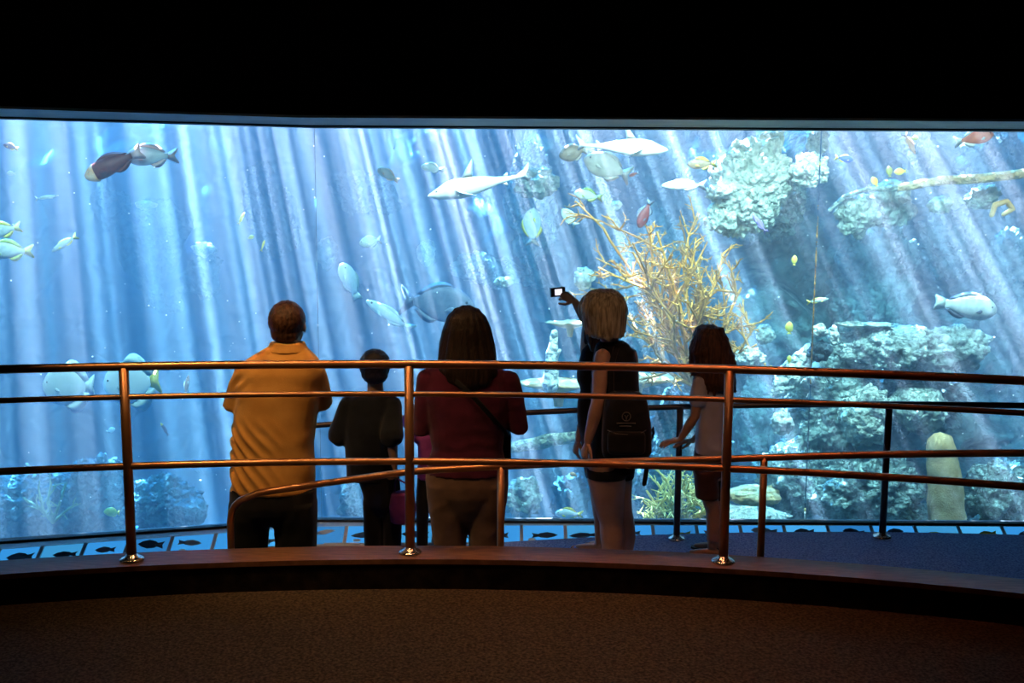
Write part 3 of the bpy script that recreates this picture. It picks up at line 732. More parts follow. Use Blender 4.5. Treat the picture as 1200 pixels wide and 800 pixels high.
def fish(label, px, py, Lpx, ang, d, kind, body, tail=None, fins=None, yaw=0, name='reef_fish', cat='fish', group=None, head=None, small=None):
    H, W, p, e, dh, fork, tl, ped = SHAPES[kind]
    if d < 8.75: d += 0.6 if px < 640 else 0.25
    L = Lpx * d / F / max(0.35, math.cos(R(yaw)))
    root = empty(name, (0, 0, 0), label, cat, group)
    root.matrix_world = Matrix.Translation(P(px, py, d)) @ frame(ang, yaw)
    small = Lpx < 15 if small is None else small
    bl = 1 - tl; n = 16 if Lpx > 40 else 12; rings = []; half = []
    K = 13 if not small else 9
    for k in range(K):
        t = (k + 0.0) / (K - 1); tt = min(0.985, max(0.012, t))
        hh = max(math.sin(math.pi * tt ** e) ** p, 0) * 0.5 * H
        hh = max(hh, ped * (0.5 if t > .5 else 0) * (1.0 if t < .93 else 0.95)) + 0.004
        ww = (math.sin(math.pi * tt ** 0.62) ** 0.8) * 0.5 * W + 0.006
        x = (0.5 - t * bl) * L; half.append((x, hh * L))
        rings.append([Vector((x, math.cos(2 * math.pi * i / n) * ww * L, math.sin(2 * math.pi * i / n) * hh * L * (1 if math.sin(2 * math.pi * i / n) > 0 else 0.92))) for i in range(n)])
    bo = G().loft(rings).local('body', FM[body], root)
    hat = lambda x: interp(-x, [(-a, b) for a, b in half])
    xt = (0.5 - bl) * L; pz = ped * L * 0.5; tz = max(0.13, H * 0.42) * L * (0.75 if fork < 0.05 else 1.0)
    pts = [(xt + .03 * L, pz), (xt - tl * L * .95, tz), (xt - tl * L, tz * .8), (xt - (tl - fork) * L, 0), (xt - tl * L, -tz * .8), (xt - tl * L * .95, -tz), (xt + .03 * L, -pz)]
    G().fin(pts, 0.008 * L).local('tail_fin', FM[tail or body], root)
    if small: return root
    fm = FM[fins or tail or body]
    def topfin(a, b, h, sgn, sweep=0.06):
        N = 7; lo = [((0.5 - lerp(a, b, i / N) * bl) * L, None) for i in range(N + 1)]
        lo = [(x, sgn * hat(x) * .9) for x, _ in lo]
        hi = [(x - sweep * L, z + sgn * h * L * (math.sin(math.pi * min(1, .12 + i / N * .95)) ** .6 + .1)) for i, (x, z) in enumerate(lo)]
        th = .008 * L; g = G(); v = []; f = []
        for (x, z), (hx, hz_) in zip(lo, hi): v += [(x, th, z), (x, -th, z), (hx, 0, hz_)]
        for i in range(N):
            a = 3 * i; b = a + 3
            f += [[a, b, b + 2, a + 2], [a + 1, a + 2, b + 2, b + 1], [a, a + 1, b + 1, b]]
        f += [[0, 2, 1], [3 * N, 3 * N + 1, 3 * N + 2]]
        return g.add(v, f)
    if kind == 'disc':
        topfin(.42, .95, dh * 1.1, 1, .12).local('dorsal_fin', fm, root); topfin(.48, .95, dh * 1.1, -1, .12).local('anal_fin', fm, root)
    else:
        topfin(.28, .88, dh, 1).local('dorsal_fin', fm, root); topfin(.58, .90, dh * .9, -1).local('anal_fin', fm, root)
    for s in (-1, 1):
        x = (0.5 - .30 * bl) * L; y = s * W * .46 * L
        g = G(); g.tube([(x, y, -.03 * L), (x - .06 * L, y + s * .03 * L, -.05 * L), (x - .13 * L, y + s * .06 * L, -.07 * L)], [.012 * L, .035 * L, .008 * L], 6, flat=.25, up=(0, s, 0))
        g.local('pectoral_fin', fm, root)
        x = (0.5 - .13 * bl) * L
        G().ball((x, s * W * .33 * L, H * .12 * L), .022 * L, 8, 6).local('eye', FM['eye'], root)
    if head:
        rr = []
        for k in range(6):
            t = k * 0.045; tt = max(.012, t)
            hh = (math.sin(math.pi * tt ** e) ** p * .5 * H + .006) * 1.03; ww = (math.sin(math.pi * tt ** .62) ** .8 * .5 * W + .008) * 1.05
            rr.append([Vector(((0.503 - t * bl) * L, math.cos(2 * math.pi * i / n) * ww * L, math.sin(2 * math.pi * i / n) * hh * L)) for i in range(n)])
        G().loft(rr).local('head_patch', FM[head], root)
    return root

def shark(label, px, py, Lpx, ang, d, yaw=0, pec=1.0, mt='white', dors=1.0):
    L = Lpx * d / F / math.cos(R(yaw))
    root = empty('shark', (0, 0, 0), label, 'shark'); root.matrix_world = Matrix.Translation(P(px, py, d)) @ frame(ang, yaw)
    prof = [(0, .006, .01), (.03, .024, .022), (.09, .050, .042), (.18, .078, .056), (.30, .096, .062), (.42, .090, .056), (.55, .066, .043), (.68, .036, .028), (.80, .022, .016), (.88, .016, .011), (.93, .012, .008)]
    n = 16; rings = [[Vector(((.5 - t) * L, math.cos(2 * math.pi * i / n) * w * L, (math.sin(2 * math.pi * i / n) * h - (.012 if t < .1 else 0)) * L)) for i in range(n)] for t, h, w in prof]
    G().loft(rings).local('body', FM[mt], root)
    Z = lambda *q: [(x * L, z * L) for x, z in q]
    G().fin(Z((-.36, .012), (-.44, .06), (-.50, .115), (-.485, .05), (-.45, .005), (-.475, -.05), (-.46, -.06), (-.40, -.02)), .006 * L).local('tail_fin', FM[mt], root)
    G().fin(Z((.17, .075), (.10, .16), (.02, .25 * dors), (.03, .17), (.05, .08)), .012 * L).local('dorsal_fin', FM[mt], root)
    G().fin(Z((-.22, .025), (-.27, .06), (-.285, .055), (-.28, .022)), .005 * L).local('second_dorsal_fin', FM[mt], root)
    G().fin(Z((-.20, -.028), (-.25, -.065), (-.27, -.06), (-.255, -.022)), .005 * L).local('anal_fin', FM[mt], root)
    for s in (-1, 1):
        g = G(); a = Vector((.20, s * .05, -.03)) * L
        up = .10 * pec if s > 0 else -.05
        tip = a + Vector((-.13, s * .15, -.07 + (pec - 1) * .13)) * L
        g.tube([a, a.lerp(tip, .5) + Vector((.02 * L, 0, 0)), tip], [.05 * L, .035 * L, .006 * L], 8, flat=.15, up=(0, -s * .4, 1))
        g.local('pectoral_fin', FM[mt], root)
        G().ball((.415 * L, s * .036 * L, .012 * L), .008 * L, 8, 6).local('eye', FM['eye'], root)
    for s in (-1, 1):
        g = G()
        for q in range(4): g.tube([((.27 - q * .014) * L, s * .054 * L, -.02 * L), ((.265 - q * .014) * L, s * .0555 * L, .02 * L)], .002 * L, 5)
        g.local('gill_slits', FM['slate'], root)
    return root

shark('white shark swimming left in the upper middle of the tank', 562, 216, 122, 192, 8.3, yaw=8)
shark('shark swimming right under the window top with one fin raised', 728, 172, 105, -3, 8.4, yaw=-12, pec=1.0, dors=1.1)

fish('large maroon fish with an orange head at the upper left', 134, 192, 74, 205, 8.1, 'grouper', 'maroon', head='orange', fins='maroon', tail='pink')
fish('pale fish with a pink tail behind the maroon fish', 178, 183, 62, 182, 8.8, 'snapper', 'silver', 'pink')
fish('tiny navy fish with a yellow tail at the top left edge', 13, 172, 18, 165, 8.2, 'snapper', 'navy', 'yellow')
fish('tiny white fish under the navy fish at the left edge', 13, 203, 10, 180, 8.4, 'round', 'white')
fish('silver fish with a yellow tail at the left edge, upper of the pair', 3, 270, 46, 192, 8.0, 'snapper', 'silver', 'yellow')
fish('silver fish with a yellow tail at the left edge, lower of the pair', 12, 294, 56, 180, 7.9, 'snapper', 'silver', 'yellow', fins='green')
fish('silver fish with a yellow tail tilted upward, right of the edge pair', 76, 285, 36, 212, 8.1, 'slender', 'silver', 'yellow')
fish('thin pale needle-shaped fish at the left', 55, 231, 28, 8, 8.3, 'needle', 'pale')
fish('small yellow fish high above the man', 283, 256, 16, 60, 8.2, 'slender', 'yellow')
fish('tiny yellow green fish just below the yellow fish above the man', 294, 278, 8, 20, 8.4, 'round', 'green')
fish('small yellow tipped fish in the bright shaft above the man', 308, 288, 14, 70, 8.3, 'slender', 'yellow')
fish('all-white spadefish left of the first post', 81, 453, 62, 180, 7.8, 'disc', 'white', 'white', fins='white', name='spadefish')
fish('white spadefish with a yellow tail behind the first post', 155, 449, 68, 186, 7.9, 'disc', 'white', 'yellow', fins='pale', name='spadefish')
fish('small pinkish fish standing upright between the post and the man', 219, 452, 26, 80, 8.0, 'slender', 'pink', 'white')
fish('bright green fish low beside the first post', 131, 600, 19, 175, 8.0, 'round', 'green', 'yellow')
fish('small dark fish with a yellow head diving between post and man', 193, 503, 18, 120, 8.2, 'slender', 'slate', head='yellow')
fish('tiny white fish at mid height left of the first post', 130, 504, 11, 20, 8.5, 'round', 'white')
fish('white fish rising nose up between the man and the boy', 410, 330, 46, 110, 8.6, 'parrot', 'white', 'pale', yaw=20)
fish('long pale fish slanting down above the boy', 457, 370, 66, 147, 8.7, 'slender', 'pale', 'pale')
fish('big slate grey fish just left of the purple woman, its face hidden', 512, 356, 88, -6, 9.0, 'tang', 'slate', 'slate')
fish('oval pale fish hanging in the light above the boy', 434, 283, 26, 190, 8.9, 'tang', 'pale')
fish('pale fish in a shaft at the upper left of the shark', 455, 205, 28, 150, 9.2, 'parrot', 'beige', 'orange')
fish('pale teal fish to the left of the white shark', 507, 197, 27, 172, 8.9, 'snapper', 'pale')
fish('deep pale fish seen head on below the shark tail', 624, 266, 44, 90, 8.7, 'tang', 'silver', 'beige', fins='yellow', yaw=0)
fish('round brown fish at the tail of the upper shark', 671, 179, 32, 195, 8.8, 'round', 'brown', 'beige')
fish('large beige fish under the upper shark', 712, 196, 58, 160, 9.0, 'tang', 'beige', 'beige')
fish('brown fish with a bright yellow tail right of the upper shark', 823, 192, 34, 182, 8.2, 'snapper', 'brown', 'yellow')
fish('slim white fish gliding left below the yellow-tailed brown fish', 802, 217, 52, 181, 8.2, 'slender', 'white')
fish('dark maroon fish nosing down above the golden coral', 756, 250, 36, 248, 8.3, 'snapper', 'maroon', 'slate')
fish('tiny red fish between the upper shark and the maroon fish', 743, 204, 12, 200, 8.5, 'snapper', 'red', 'white')
fish('small pale oval fish slanting below the upper shark', 667, 255, 26, 130, 8.6, 'tang', 'pale')
fish('pale green fish under the ledge of the upper shark', 690, 229, 34, 170, 8.9, 'snapper', 'pale', 'green')
fish('violet fish slanting down before the bright coral outcrop', 890, 262, 28, 130, 8.3, 'slender', 'violet', 'violet')
fish('blue fish with a yellow tail above the grey column', 989, 186, 22, -8, 8.4, 'snapper', 'blue', 'yellow')
fish('yellow fish left of the branch end, lowest of three', 1025, 213, 13, 120, 8.3, 'round', 'yellow')
fish('olive fish left one of the pair above the branch end', 1042, 201, 13, 100, 8.3, 'round', 'olive')
fish('yellow fish right one of the pair above the branch end', 1055, 201, 14, 185, 8.3, 'round', 'yellow')
fish('red fish with a white tail at the top right', 1141, 162, 46, 12, 8.3, 'snapper', 'red', 'white')
fish('pink fish nosing steeply down at the top right', 1066, 168, 28, 300, 8.5, 'slender', 'pink', 'pink')
fish('tiny yellow green fish by the window top at the right', 1072, 162, 9, 0, 8.4, 'round', 'green')
fish('large silver fish swimming right near the right edge', 1131, 359, 74, -8, 8.0, 'parrot', 'silver', 'pale', fins='slate')
fish('small yellow fish upright in the shafts right of the golden coral', 931, 305, 12, 90, 8.3, 'round', 'yellow')
fish('pale yellow fish gliding right of the golden coral', 958, 352, 26, 10, 8.3, 'slender', 'pale', 'yellow')
fish('yellow fish upright above the top rail right of the girl', 925, 384, 15, 90, 8.3, 'round', 'yellow')
fish('tiny yellow fish at the top rail beside the white slab', 925, 421, 10, 90, 8.3, 'round', 'yellow')
fish('yellow fish low above the lower rail right of the guard post', 880, 536, 9, 20, 8.2, 'round', 'yellow')
fish('white and lilac fish with a yellow tail low between the women', 667, 602, 34, 178, 7.8, 'snapper', 'white', 'yellow')
fish('small orange fish beside the thigh of the camera woman', 672, 556, 10, 160, 8.0, 'round', 'orange')
fish('small orange fish low right of the purple woman', 613, 572, 11, 20, 8.1, 'slender', 'orange')

# drifting specks in the water: nobody could count them
g = G(); sp = random.Random(12)
V, Fc = ico(1)
for _ in range(260):
    px, py, d = sp.uniform(0, 1200), sp.uniform(160, 610), sp.uniform(7.4, 9.6); c = P(px, py, d); r = sp.uniform(.0025, .009)
    g.add([c + v * r for v in V], Fc)
o = g.obj('drifting_specks', mat('speck', (0.85, 0.88, 0.85), 0.6)); tag(o, 'tiny white specks drifting all through the tank water', 'particles', kind='stuff')
# ---------------------------------------------------------------- people
def cloth(name, a, b, sc=9, rough=0.85): return mat('cloth_' + name, a, rough, col2=b, nscale=sc, bump=0.25, bscale=260, spec=0.15, sheen=0.15)
S_tan = mat('skin_warm', (0.40, 0.20, 0.125), 0.5, col2=(0.47, 0.25, 0.16), nscale=14, spec=0.35)
S_fair = mat('skin_fair', (0.46, 0.27, 0.19), 0.5, col2=(0.52, 0.31, 0.23), nscale=14, spec=0.35)
S_child = mat('skin_child', (0.44, 0.24, 0.15), 0.5, col2=(0.50, 0.29, 0.19), nscale=14, spec=0.35)
def hairmat(name, a, b): return mat('hair_' + name, a, 0.5, col2=b, nscale=26, stretch=(3.0, 3.0, 0.35), bump=0.7, bscale=60, spec=0.45)
M_eyew = mat('eye_white', (0.8, 0.8, 0.78), 0.25); M_iris = mat('iris', (0.10, 0.05, 0.03), 0.2); M_lip = mat('lips', (0.42, 0.14, 0.12), 0.45)

def py_at(z, px, d):
    a, b = 0.0, 1600.0
    for _ in range(40):
        m = (a + b) / 2
        if P(px, m, d).z > z: a = m
        else: b = m
    return a

def rowring(d, row, n, pw=2.3, grow=0.0):
    py, xl, xr, ry = row[:4]; yo = row[4] if len(row) > 4 else 0.0
    dd = d + yo; c = P((xl + xr) / 2, py, dd); rx = (xr - xl) / 2 * dd / F + grow; ry = ry + grow; out = []
    for i in range(n):
        a = 2 * math.pi * i / n; ca, sa = math.cos(a), math.sin(a)
        out.append(c + Vector((math.copysign(abs(ca) ** (2 / pw), ca) * rx, math.copysign(abs(sa) ** (2 / pw), sa) * ry, 0)))
    return out
def rows(g, d, rs, n=24, pw=2.3, grow=0.0):
    return g.loft([rowring(d, r, n, pw, grow) for r in rs])

class Person:
    def __init__(s, label, d, px, skin, cat='person'):
        s.d = d; X = P(px, 600, d).x
        s.zf = ramp_z(X)
        s.root = empty('person', (X, d, s.zf), label, cat)
        s.g = G(); s.fing = G(); s.skin = skin
    def pf(s, h, px=600): return py_at(s.zf + h, px, s.d)          # pixel row at height h above the floor
    def pt(s, px, py, dy=0.0): return P(px, py, s.d + dy)
    def limb(s, pts, radii, flat=None): s.g.tube(pts, radii, 14, flat=flat)
    def arm(s, sh, el, wr, k=1.0):
        sh, el, wr = Vector(sh), Vector(el), Vector(wr)
        s.g.tube([sh, sh.lerp(el, .35), sh.lerp(el, .8), el, el.lerp(wr, .3), el.lerp(wr, .7), wr],
                 [.050 * k, .050 * k, .043 * k, .040 * k, .042 * k, .034 * k, .026 * k], 14)
    def hand(s, wr, dr, palm, k=1.0, curl=22, thumb=1, spread=6):
        """palm plus four fingers and a thumb; dr points along the hand, palm is the palm side normal"""
        dr = Vector(dr).normalized(); palm = Vector(palm); palm = (palm - dr * palm.dot(dr)).normalized(); wd = dr.cross(palm) * thumb
        wr = Vector(wr)
        s.g.tube([wr - dr * .01 * k, wr + dr * .03 * k, wr + dr * .065 * k, wr + dr * .088 * k], [.026 * k, .034 * k, .040 * k, .037 * k], 14, flat=.42, up=palm)
        ls = (.074, .082, .077, .060)
        for q in range(4):
            off = (1.5 - q) * .0195 * k
            b = wr + dr * (.085 - abs(q - 1.2) * .004) * k + wd * off
            dv = (dr + wd * math.tan(R(spread * (1.5 - q)))).normalized(); path = [b - dv * .02 * k, b]; c = curl * (1 + .12 * q)
            for j, fr_ in enumerate((.44, .31, .25)):
                ang = R(c * (j + 1)); v = dv * math.cos(ang) + palm * math.sin(ang)
                path.append(path[-1] + v * ls[q] * fr_ * k)
            s.fing.tube(path, [.0088 * k, .0092 * k, .0085 * k, .0076 * k, .0058 * k], 8)
        b = wr + dr * .025 * k + wd * .026 * k
        v1 = (wd * .75 + dr * .65 + palm * .25).normalized(); v2 = (wd * .30 + dr * .9 + palm * .35).normalized()
        s.fing.tube([b - wd * .012 * k, b, b + v1 * .038 * k, b + v1 * .038 * k + v2 * .030 * k, b + v1 * .038 * k + v2 * .052 * k], [.013 * k, .0125 * k, .0105 * k, .009 * k, .0066 * k], 8)
    def head(s, c, h, yaw, tilt=0.0, neck=None, neck_r=0.056):
        """yaw: degrees turned to the left of straight ahead; tilt: chin raised"""
        c = Vector(c); a = R(yaw); fw = Vector((-math.sin(a), math.cos(a), 0)); rt = Vector((math.cos(a), math.sin(a), 0))
        fw = (fw * math.cos(R(tilt)) + Vector((0, 0, 1)) * math.sin(R(tilt))).normalized(); up = rt.cross(fw)
        m = Matrix((rt, fw, up)).transposed(); s.hm, s.hc, s.hh = m, c, h
        q = lambda x, y, z: c + m @ Vector((x * h, y * h, z * h))
        s.q = q
        s.g.ball(q(0, -.04, .10), (.325 * h, .41 * h, .395 * h), 20, 14, m)
        s.g.ball(q(0, .10, -.16), (.255 * h, .28 * h, .30 * h), 16, 12, m)
        s.g.ball(q(0, .29, -.40), (.12 * h, .09 * h, .085 * h), 12, 8, m)
        s.g.tube([q(0, .36, .07), q(0, .42, -.02), q(0, .455, -.10)], [.035 * h, .045 * h, .062 * h], 10)
        for e in (-1, 1):
            s.g.ball(q(e * .345, -.02, -.02), (.035 * h, .08 * h, .14 * h), 10, 8, m)
            s.g.ball(q(e * .19, .26, -.10), (.10 * h, .09 * h, .09 * h), 10, 8, m)
            ey = G().ball(q(e * .135, .33, .03), .050 * h, 12, 8).obj('eye', M_eyew, s.root)
            G().ball(q(e * .135, .372, .03), .022 * h, 10, 6).obj('iris', M_iris, ey)
        G().ball(q(0, .36, -.255), (.105 * h, .035 * h, .038 * h), 12, 8, m).obj('mouth', M_lip, s.root)
        if neck is not None: s.g.tube([q(0, -.10, -.22), neck, neck - Vector((0, 0, .05))], [neck_r, neck_r, neck_r * 1.3], 16)
    def finish(s, voxel=0.0085):
        s.g.blend(voxel, 3); s.g.add(s.fing.v, s.fing.f)
        return s.g.obj('body', s.skin, s.root)
    def wear(s, name, m, g, voxel=0.010, it=4, disp=None, label=None):
        g.blend(voxel, it, disp); o = g.obj(name, m, s.root)
        if label: o['label'] = label
        return o
    def foot(s, x, y, yaw, k=1.0):
        a = R(yaw); fw = Vector((-math.sin(a), math.cos(a), 0)); b = Vector((x, y, s.zf))
        s.g.tube([b + Vector((0, 0, .055 * k)) - fw * .035 * k, b + fw * .06 * k + Vector((0, 0, .05 * k)), b + fw * .13 * k + Vector((0, 0, .036 * k)), b + fw * .18 * k + Vector((0, 0, .030 * k))], [.034 * k, .036 * k, .038 * k, .026 * k], 12, flat=.72, up=(0, 0, 1))
    def shoe(s, name, x, y, yaw, m, k=1.0, msole=None, low=False):
        a = R(yaw); fw = Vector((-math.sin(a), math.cos(a), 0)); rt = Vector((math.cos(a), math.sin(a), 0)); b = Vector((x, y, s.zf + .002)); rings = []
        for t, w, h in ((-.075, .020, .05), (-.065, .034, .085), (-.03, .040, .098), (.02, .041, .092), (.07, .044, .070), (.12, .047, .055), (.165, .044, .046), (.20, .030, .038), (.212, .014, .028)):
            if low: h *= .5
            ring = []
            for i in range(16):
                an = 2 * math.pi * i / 16; cz = math.sin(an)
                ring.append(b + fw * t * k + rt * math.cos(an) * w * k + Vector((0, 0, (h * (.5 + .5 * cz)) * k if cz > -.7 else .0)))
            rings.append(ring)
        o = G().loft(rings).obj(name, m, s.root)
        if msole:
            g = G(); prof = [(-.08, .026), (-.05, .042), (.0, .045), (.08, .048), (.14, .051), (.19, .042), (.22, .018)]
            pl = [b + fw * t * k + rt * w * k for t, w in prof] + [b + fw * t * k - rt * w * k for t, w in prof[::-1]]
            n = len(pl); g.add(pl + [p + Vector((0, 0, .018 * k)) for p in pl], [[i, (i + 1) % n, n + (i + 1) % n, n + i] for i in range(n)] + [list(range(n))[::-1], list(range(n, 2 * n))])
            g.obj('sole', msole, o, smooth=False)
        return o

def grooves(c, amp, fa=9.0, fz=2.0, seed=0):
    c = Vector(c)
    def f(p):
        a = math.atan2(p.y - c.y, p.x - c.x)
        return amp * (noise.noise(Vector((math.cos(a) * fa, math.sin(a) * fa, p.z * fz + seed))) + 0.5 * noise.noise(Vector((math.cos(a) * fa * 2.3, math.sin(a) * fa * 2.3, p.z * fz * 1.5 + seed))))
    return f
def wrinkle(seed, amp=0.006, sc=(9, 9, 16), warp=0.5):
    def f(p):
        q = Vector((p.x * sc[0], p.y * sc[1], p.z * sc[2])) + Vector((seed, seed, 0))
        return amp * (1 - 2 * abs(noise.noise(q))) * (0.5 + 0.5 * noise.noise(q * .23)) - amp * .2
    return f
M_blackc = cloth('black', (0.007, 0.007, 0.009), (0.014, 0.014, 0.017))
M_navy = cloth('navy', (0.006, 0.008, 0.014), (0.012, 0.015, 0.024))
M_shoe = mat('dark_shoe', (0.02, 0.018, 0.018), 0.5); M_sole = mat('pale_sole', (0.5, 0.48, 0.46), 0.7)

# --- man in the orange shirt
p = Person('man with arms folded in a gold orange polo shirt and black trousers', 5.2, 321, S_tan)
d = 5.2; pf = p.pf
hc = p.pt(338, 381, .02); H = 0.262
p.head(hc, H, -8, 6, neck=p.pt(336, 408, .01), neck_r=.064)
rs = [(404, 318, 356, .068, .0), (412, 304, 366, .085, .0), (421, 288, 375, .110, .0), (436, 280, 379, .128, .005), (460, 277, 377, .140, .01), (490, 273, 372, .145, .015), (520, 272, 369, .145, .015), (550, 271, 370, .148, .01), (575, 270, 371, .150, .005)]
rows(p.g, d, [(r[0], r[1] + 4, r[2] - 4, r[3] - .018, r[4]) for r in rs])
sl, el, wl = p.pt(287, 436), p.pt(275, 474, .06), p.pt(338, 470, .26)
sr, er, wr_ = p.pt(368, 436), p.pt(376, 470, .07), p.pt(308, 462, .30)
p.arm(sl, el, wl, 1.06); p.arm(sr, er, wr_, 1.06)
p.hand(wl, (.95, -.05, .12), (.1, -.95, 0), 1.05, 18, -1); p.hand(wr_, (-.95, -.1, .15), (0, -1, 0), 1.05, 14, 1)
tr = [(570, 269, 372, .135), (590, 268, 372, .140), (600, 272, 367, .130), (608, 290, 350, .10), (614, 305, 333, .06)]
legL = [(588, 268, 322, .125), (604, 267, 320, .115), (620, 268, 315.5, .10), (650, 268, 313, .092), (pf(.42), 270, 311, .085), (pf(.2), 274, 308, .07), (pf(.05), 275, 309, .072)]
legR = [(588, 318, 372, .125), (604, 319, 372, .115), (620, 321.5, 372, .10), (650, 323, 371, .092), (pf(.42), 326, 369, .085), (pf(.2), 330, 366, .07), (pf(.05), 330, 367, .072)]
rows(p.g, d, [(r[0], r[1] + 5, r[2] - 5, r[3] - .02) for r in tr])
for L in (legL, legR): rows(p.g, d, [(r[0], r[1] + 5, r[2] - 5, r[3] - .02) for r in L])
for px in (292, 348): x = P(px, 600, d).x; p.foot(x, d + .02, 0)
p.finish()
def manfold(q):
    X, Z = q.x, q.z
    xl = P(271, 520, 5.2).x
    t = (X - xl); z0 = P(300, 575, 5.2).z
    hz_ = (Z - z0)
    wv = noise.noise(Vector((X * 4, q.y * 4, Z * 4 + 9)))
    m = max(0, min(1, (0.44 - hz_) / .14)) * max(0, min(1, 1.15 - t / .30)) * max(0, min(1, hz_ / .03 + .4)) * max(0.0, min(1.0, .75 + 1.3 * wv))
    ph = (X * 1.5 + Z) * 62 + 4.5 * noise.noise(Vector((X * 3.5, q.y * 5, Z * 3.5)))
    a = 0.019 * m * ((0.5 + 0.5 * math.sin(ph)) ** 2 - .4)
    a += 0.006 * noise.noise(Vector((X * 7 + Z * 5, q.y * 6, Z * 11)))
    s = max(0, 1 - abs(X - P(283, 450, 5.2).x) / .09) * max(0, 1 - abs(Z - P(283, 448, 5.2).z) / .12)
    return a + 0.006 * s * math.sin((Z * .9 - X * .8) * 95)
g = G(); rows(g, d, rs, 28)
g.tube([sl, sl.lerp(el, .5), sl.lerp(el, 1.0), el.lerp(wl, .12)], [.060, .066, .066, .056], 14); g.tube([sr, sr.lerp(er, .5), sr.lerp(er, 1.0), er.lerp(wr_, .14)], [.062, .068, .068, .056], 14)
M_orange = cloth('gold', (0.62, 0.30, 0.075), (0.70, 0.36, 0.10))
p.wear('polo_shirt', M_orange, g, .010, 7, manfold)
g = G(); rows(g, d, [(400, 317, 357, .070, .0), (405, 315, 359, .078, .0), (410, 311, 362, .088, 0), (412.5, 309, 364, .092, 0)]); p.wear('collar', M_orange, g, .008, 2)
g = G(); rows(g, d, tr); rows(g, d, legL); rows(g, d, legR); p.wear('trousers', M_blackc, g, .011, 3, wrinkle(2, .005, (10, 10, 7)))
for px in (292, 348): p.shoe('shoe', P(px, 600, d).x, d + .02, 0, M_shoe, 1.12, M_shoe)
m, h = p.hm, H
g = G(); g.ball(p.q(0, -.075, .115), (.375 * h, .405 * h, .415 * h), 20, 14, m); g.ball(p.q(0, -.22, -.12), (.30 * h, .22 * h, .22 * h), 16, 10, m)
for e in (-1, 1): g.tube([p.q(e * .315, .0, .12), p.q(e * .315, .05, -.08)], [.05 * h, .03 * h], 8)
p.wear('hair', hairmat('brown', (0.035, 0.014, 0.008), (0.10, 0.042, 0.022)), g, .008, 3, lambda q: .004 * noise.noise(q * 70))

# --- boy in black
p = Person('boy with short black hair in a dark t-shirt and black trousers', 6.0, 442, S_child)
d = 6.0; pf = p.pf
p.head(p.pt(439.5, 431, .0), .225, 6, 4, neck=p.pt(440, 456, .0), neck_r=.050)
rs = [(460, 422, 458, .055), (466, 410, 456, .075), (474, 404, 461, .085), (490, 403, 463, .095), (515, 403, 465, .095), (540, 405, 466, .10), (562, 406, 467, .105)]
rows(p.g, d, [(r[0], r[1] + 4, r[2] - 4, r[3] - .016) for r in rs])
sl, el, wl = p.pt(408, 474), p.pt(398, 512, .03), p.pt(412, 520, .22)
sr, er, wr_ = p.pt(460, 474), p.pt(459, 514, -.13), p.pt(462, 545, -.12)
p.arm(sl, el, wl, .80); p.arm(sr, er, wr_, .80)
p.hand(wl, (.3, .9, .1), (.9, -.2, 0), .82, 20, 1); p.hand(wr_, (.1, .15, -1), (-1, 0, 0), .82, 38, 1)
tr = [(552, 416, 468, .095), (575, 424, 470, .10), (590, 427, 469, .095), (602, 438, 458, .06)]
legL = [(585, 425, 449, .075), (620, 426, 448, .07), (650, 428, 448, .065), (pf(.05), 430, 448, .06)]
legR = [(585, 447, 471, .075), (620, 449, 471, .07), (650, 449, 470, .065), (pf(.05), 450, 468, .06)]
for L in (tr, legL, legR): rows(p.g, d, [(r[0], r[1] + 4, r[2] - 4, r[3] - .016) for r in L])
for px in (439, 459): p.foot(P(px, 600, d).x, d + .02, 0, .8)
p.finish()
g = G(); rows(g, d, rs)
g.tube([sl, sl.lerp(el, .55), sl.lerp(el, .92)], [.058, .068, .078], 14); g.tube([sr, sr.lerp(er, .55), sr.lerp(er, .92)], [.058, .066, .076], 14)
p.wear('t_shirt', M_navy, g, .010, 3, wrinkle(5, .006, (11, 11, 5)))
g = G(); rows(g, d, tr); rows(g, d, legL); rows(g, d, legR); p.wear('trousers', M_blackc, g, .010, 3, wrinkle(6, .005, (10, 10, 8)))
for px in (439, 459): p.shoe('shoe', P(px, 600, d).x, d + .02, 0, M_shoe, .88, M_sole)
m, h = p.hm, .225
g = G(); g.ball(p.q(0, -.06, .10), (.435 * h, .45 * h, .45 * h), 20, 14, m); g.ball(p.q(0, -.19, -.14), (.37 * h, .30 * h, .27 * h), 16, 10, m); g.ball(p.q(0, .22, .26), (.26 * h, .17 * h, .18 * h), 12, 8, m)
p.wear('hair', hairmat('black', (0.006, 0.005, 0.006), (0.016, 0.012, 0.012)), g, .008, 3, lambda q: .004 * noise.noise(q * 60))
bh = wr_ + Vector((0.01, 0.02, -.085))
g = G(); c = bh + Vector((.035, .02, -.17))
g.loft([[c + Vector((math.copysign(abs(math.cos(a)) ** .7, math.cos(a)) * rx, math.copysign(abs(math.sin(a)) ** .7, math.sin(a)) * .045, z)) for a in [2 * math.pi * i / 20 for i in range(20)]] for z, rx in ((-.12, .055), (-.11, .075), (-.02, .085), (.06, .072), (.075, .06))])
M_purple = cloth('purple', (0.18, 0.03, 0.20), (0.30, 0.06, 0.32))
o = g.obj('tote_bag', M_purple, origin=c); tag(o, 'small purple bag dangling from the hand of the boy', 'bag')
G().tube([c + Vector((-.05, 0, .07)), c + Vector((-.045, 0, .13)), bh + Vector((0, 0, -.0)), c + Vector((.02, 0, .13)), c + Vector((.05, 0, .07))], .006, 8).obj('handle', M_purple, o)

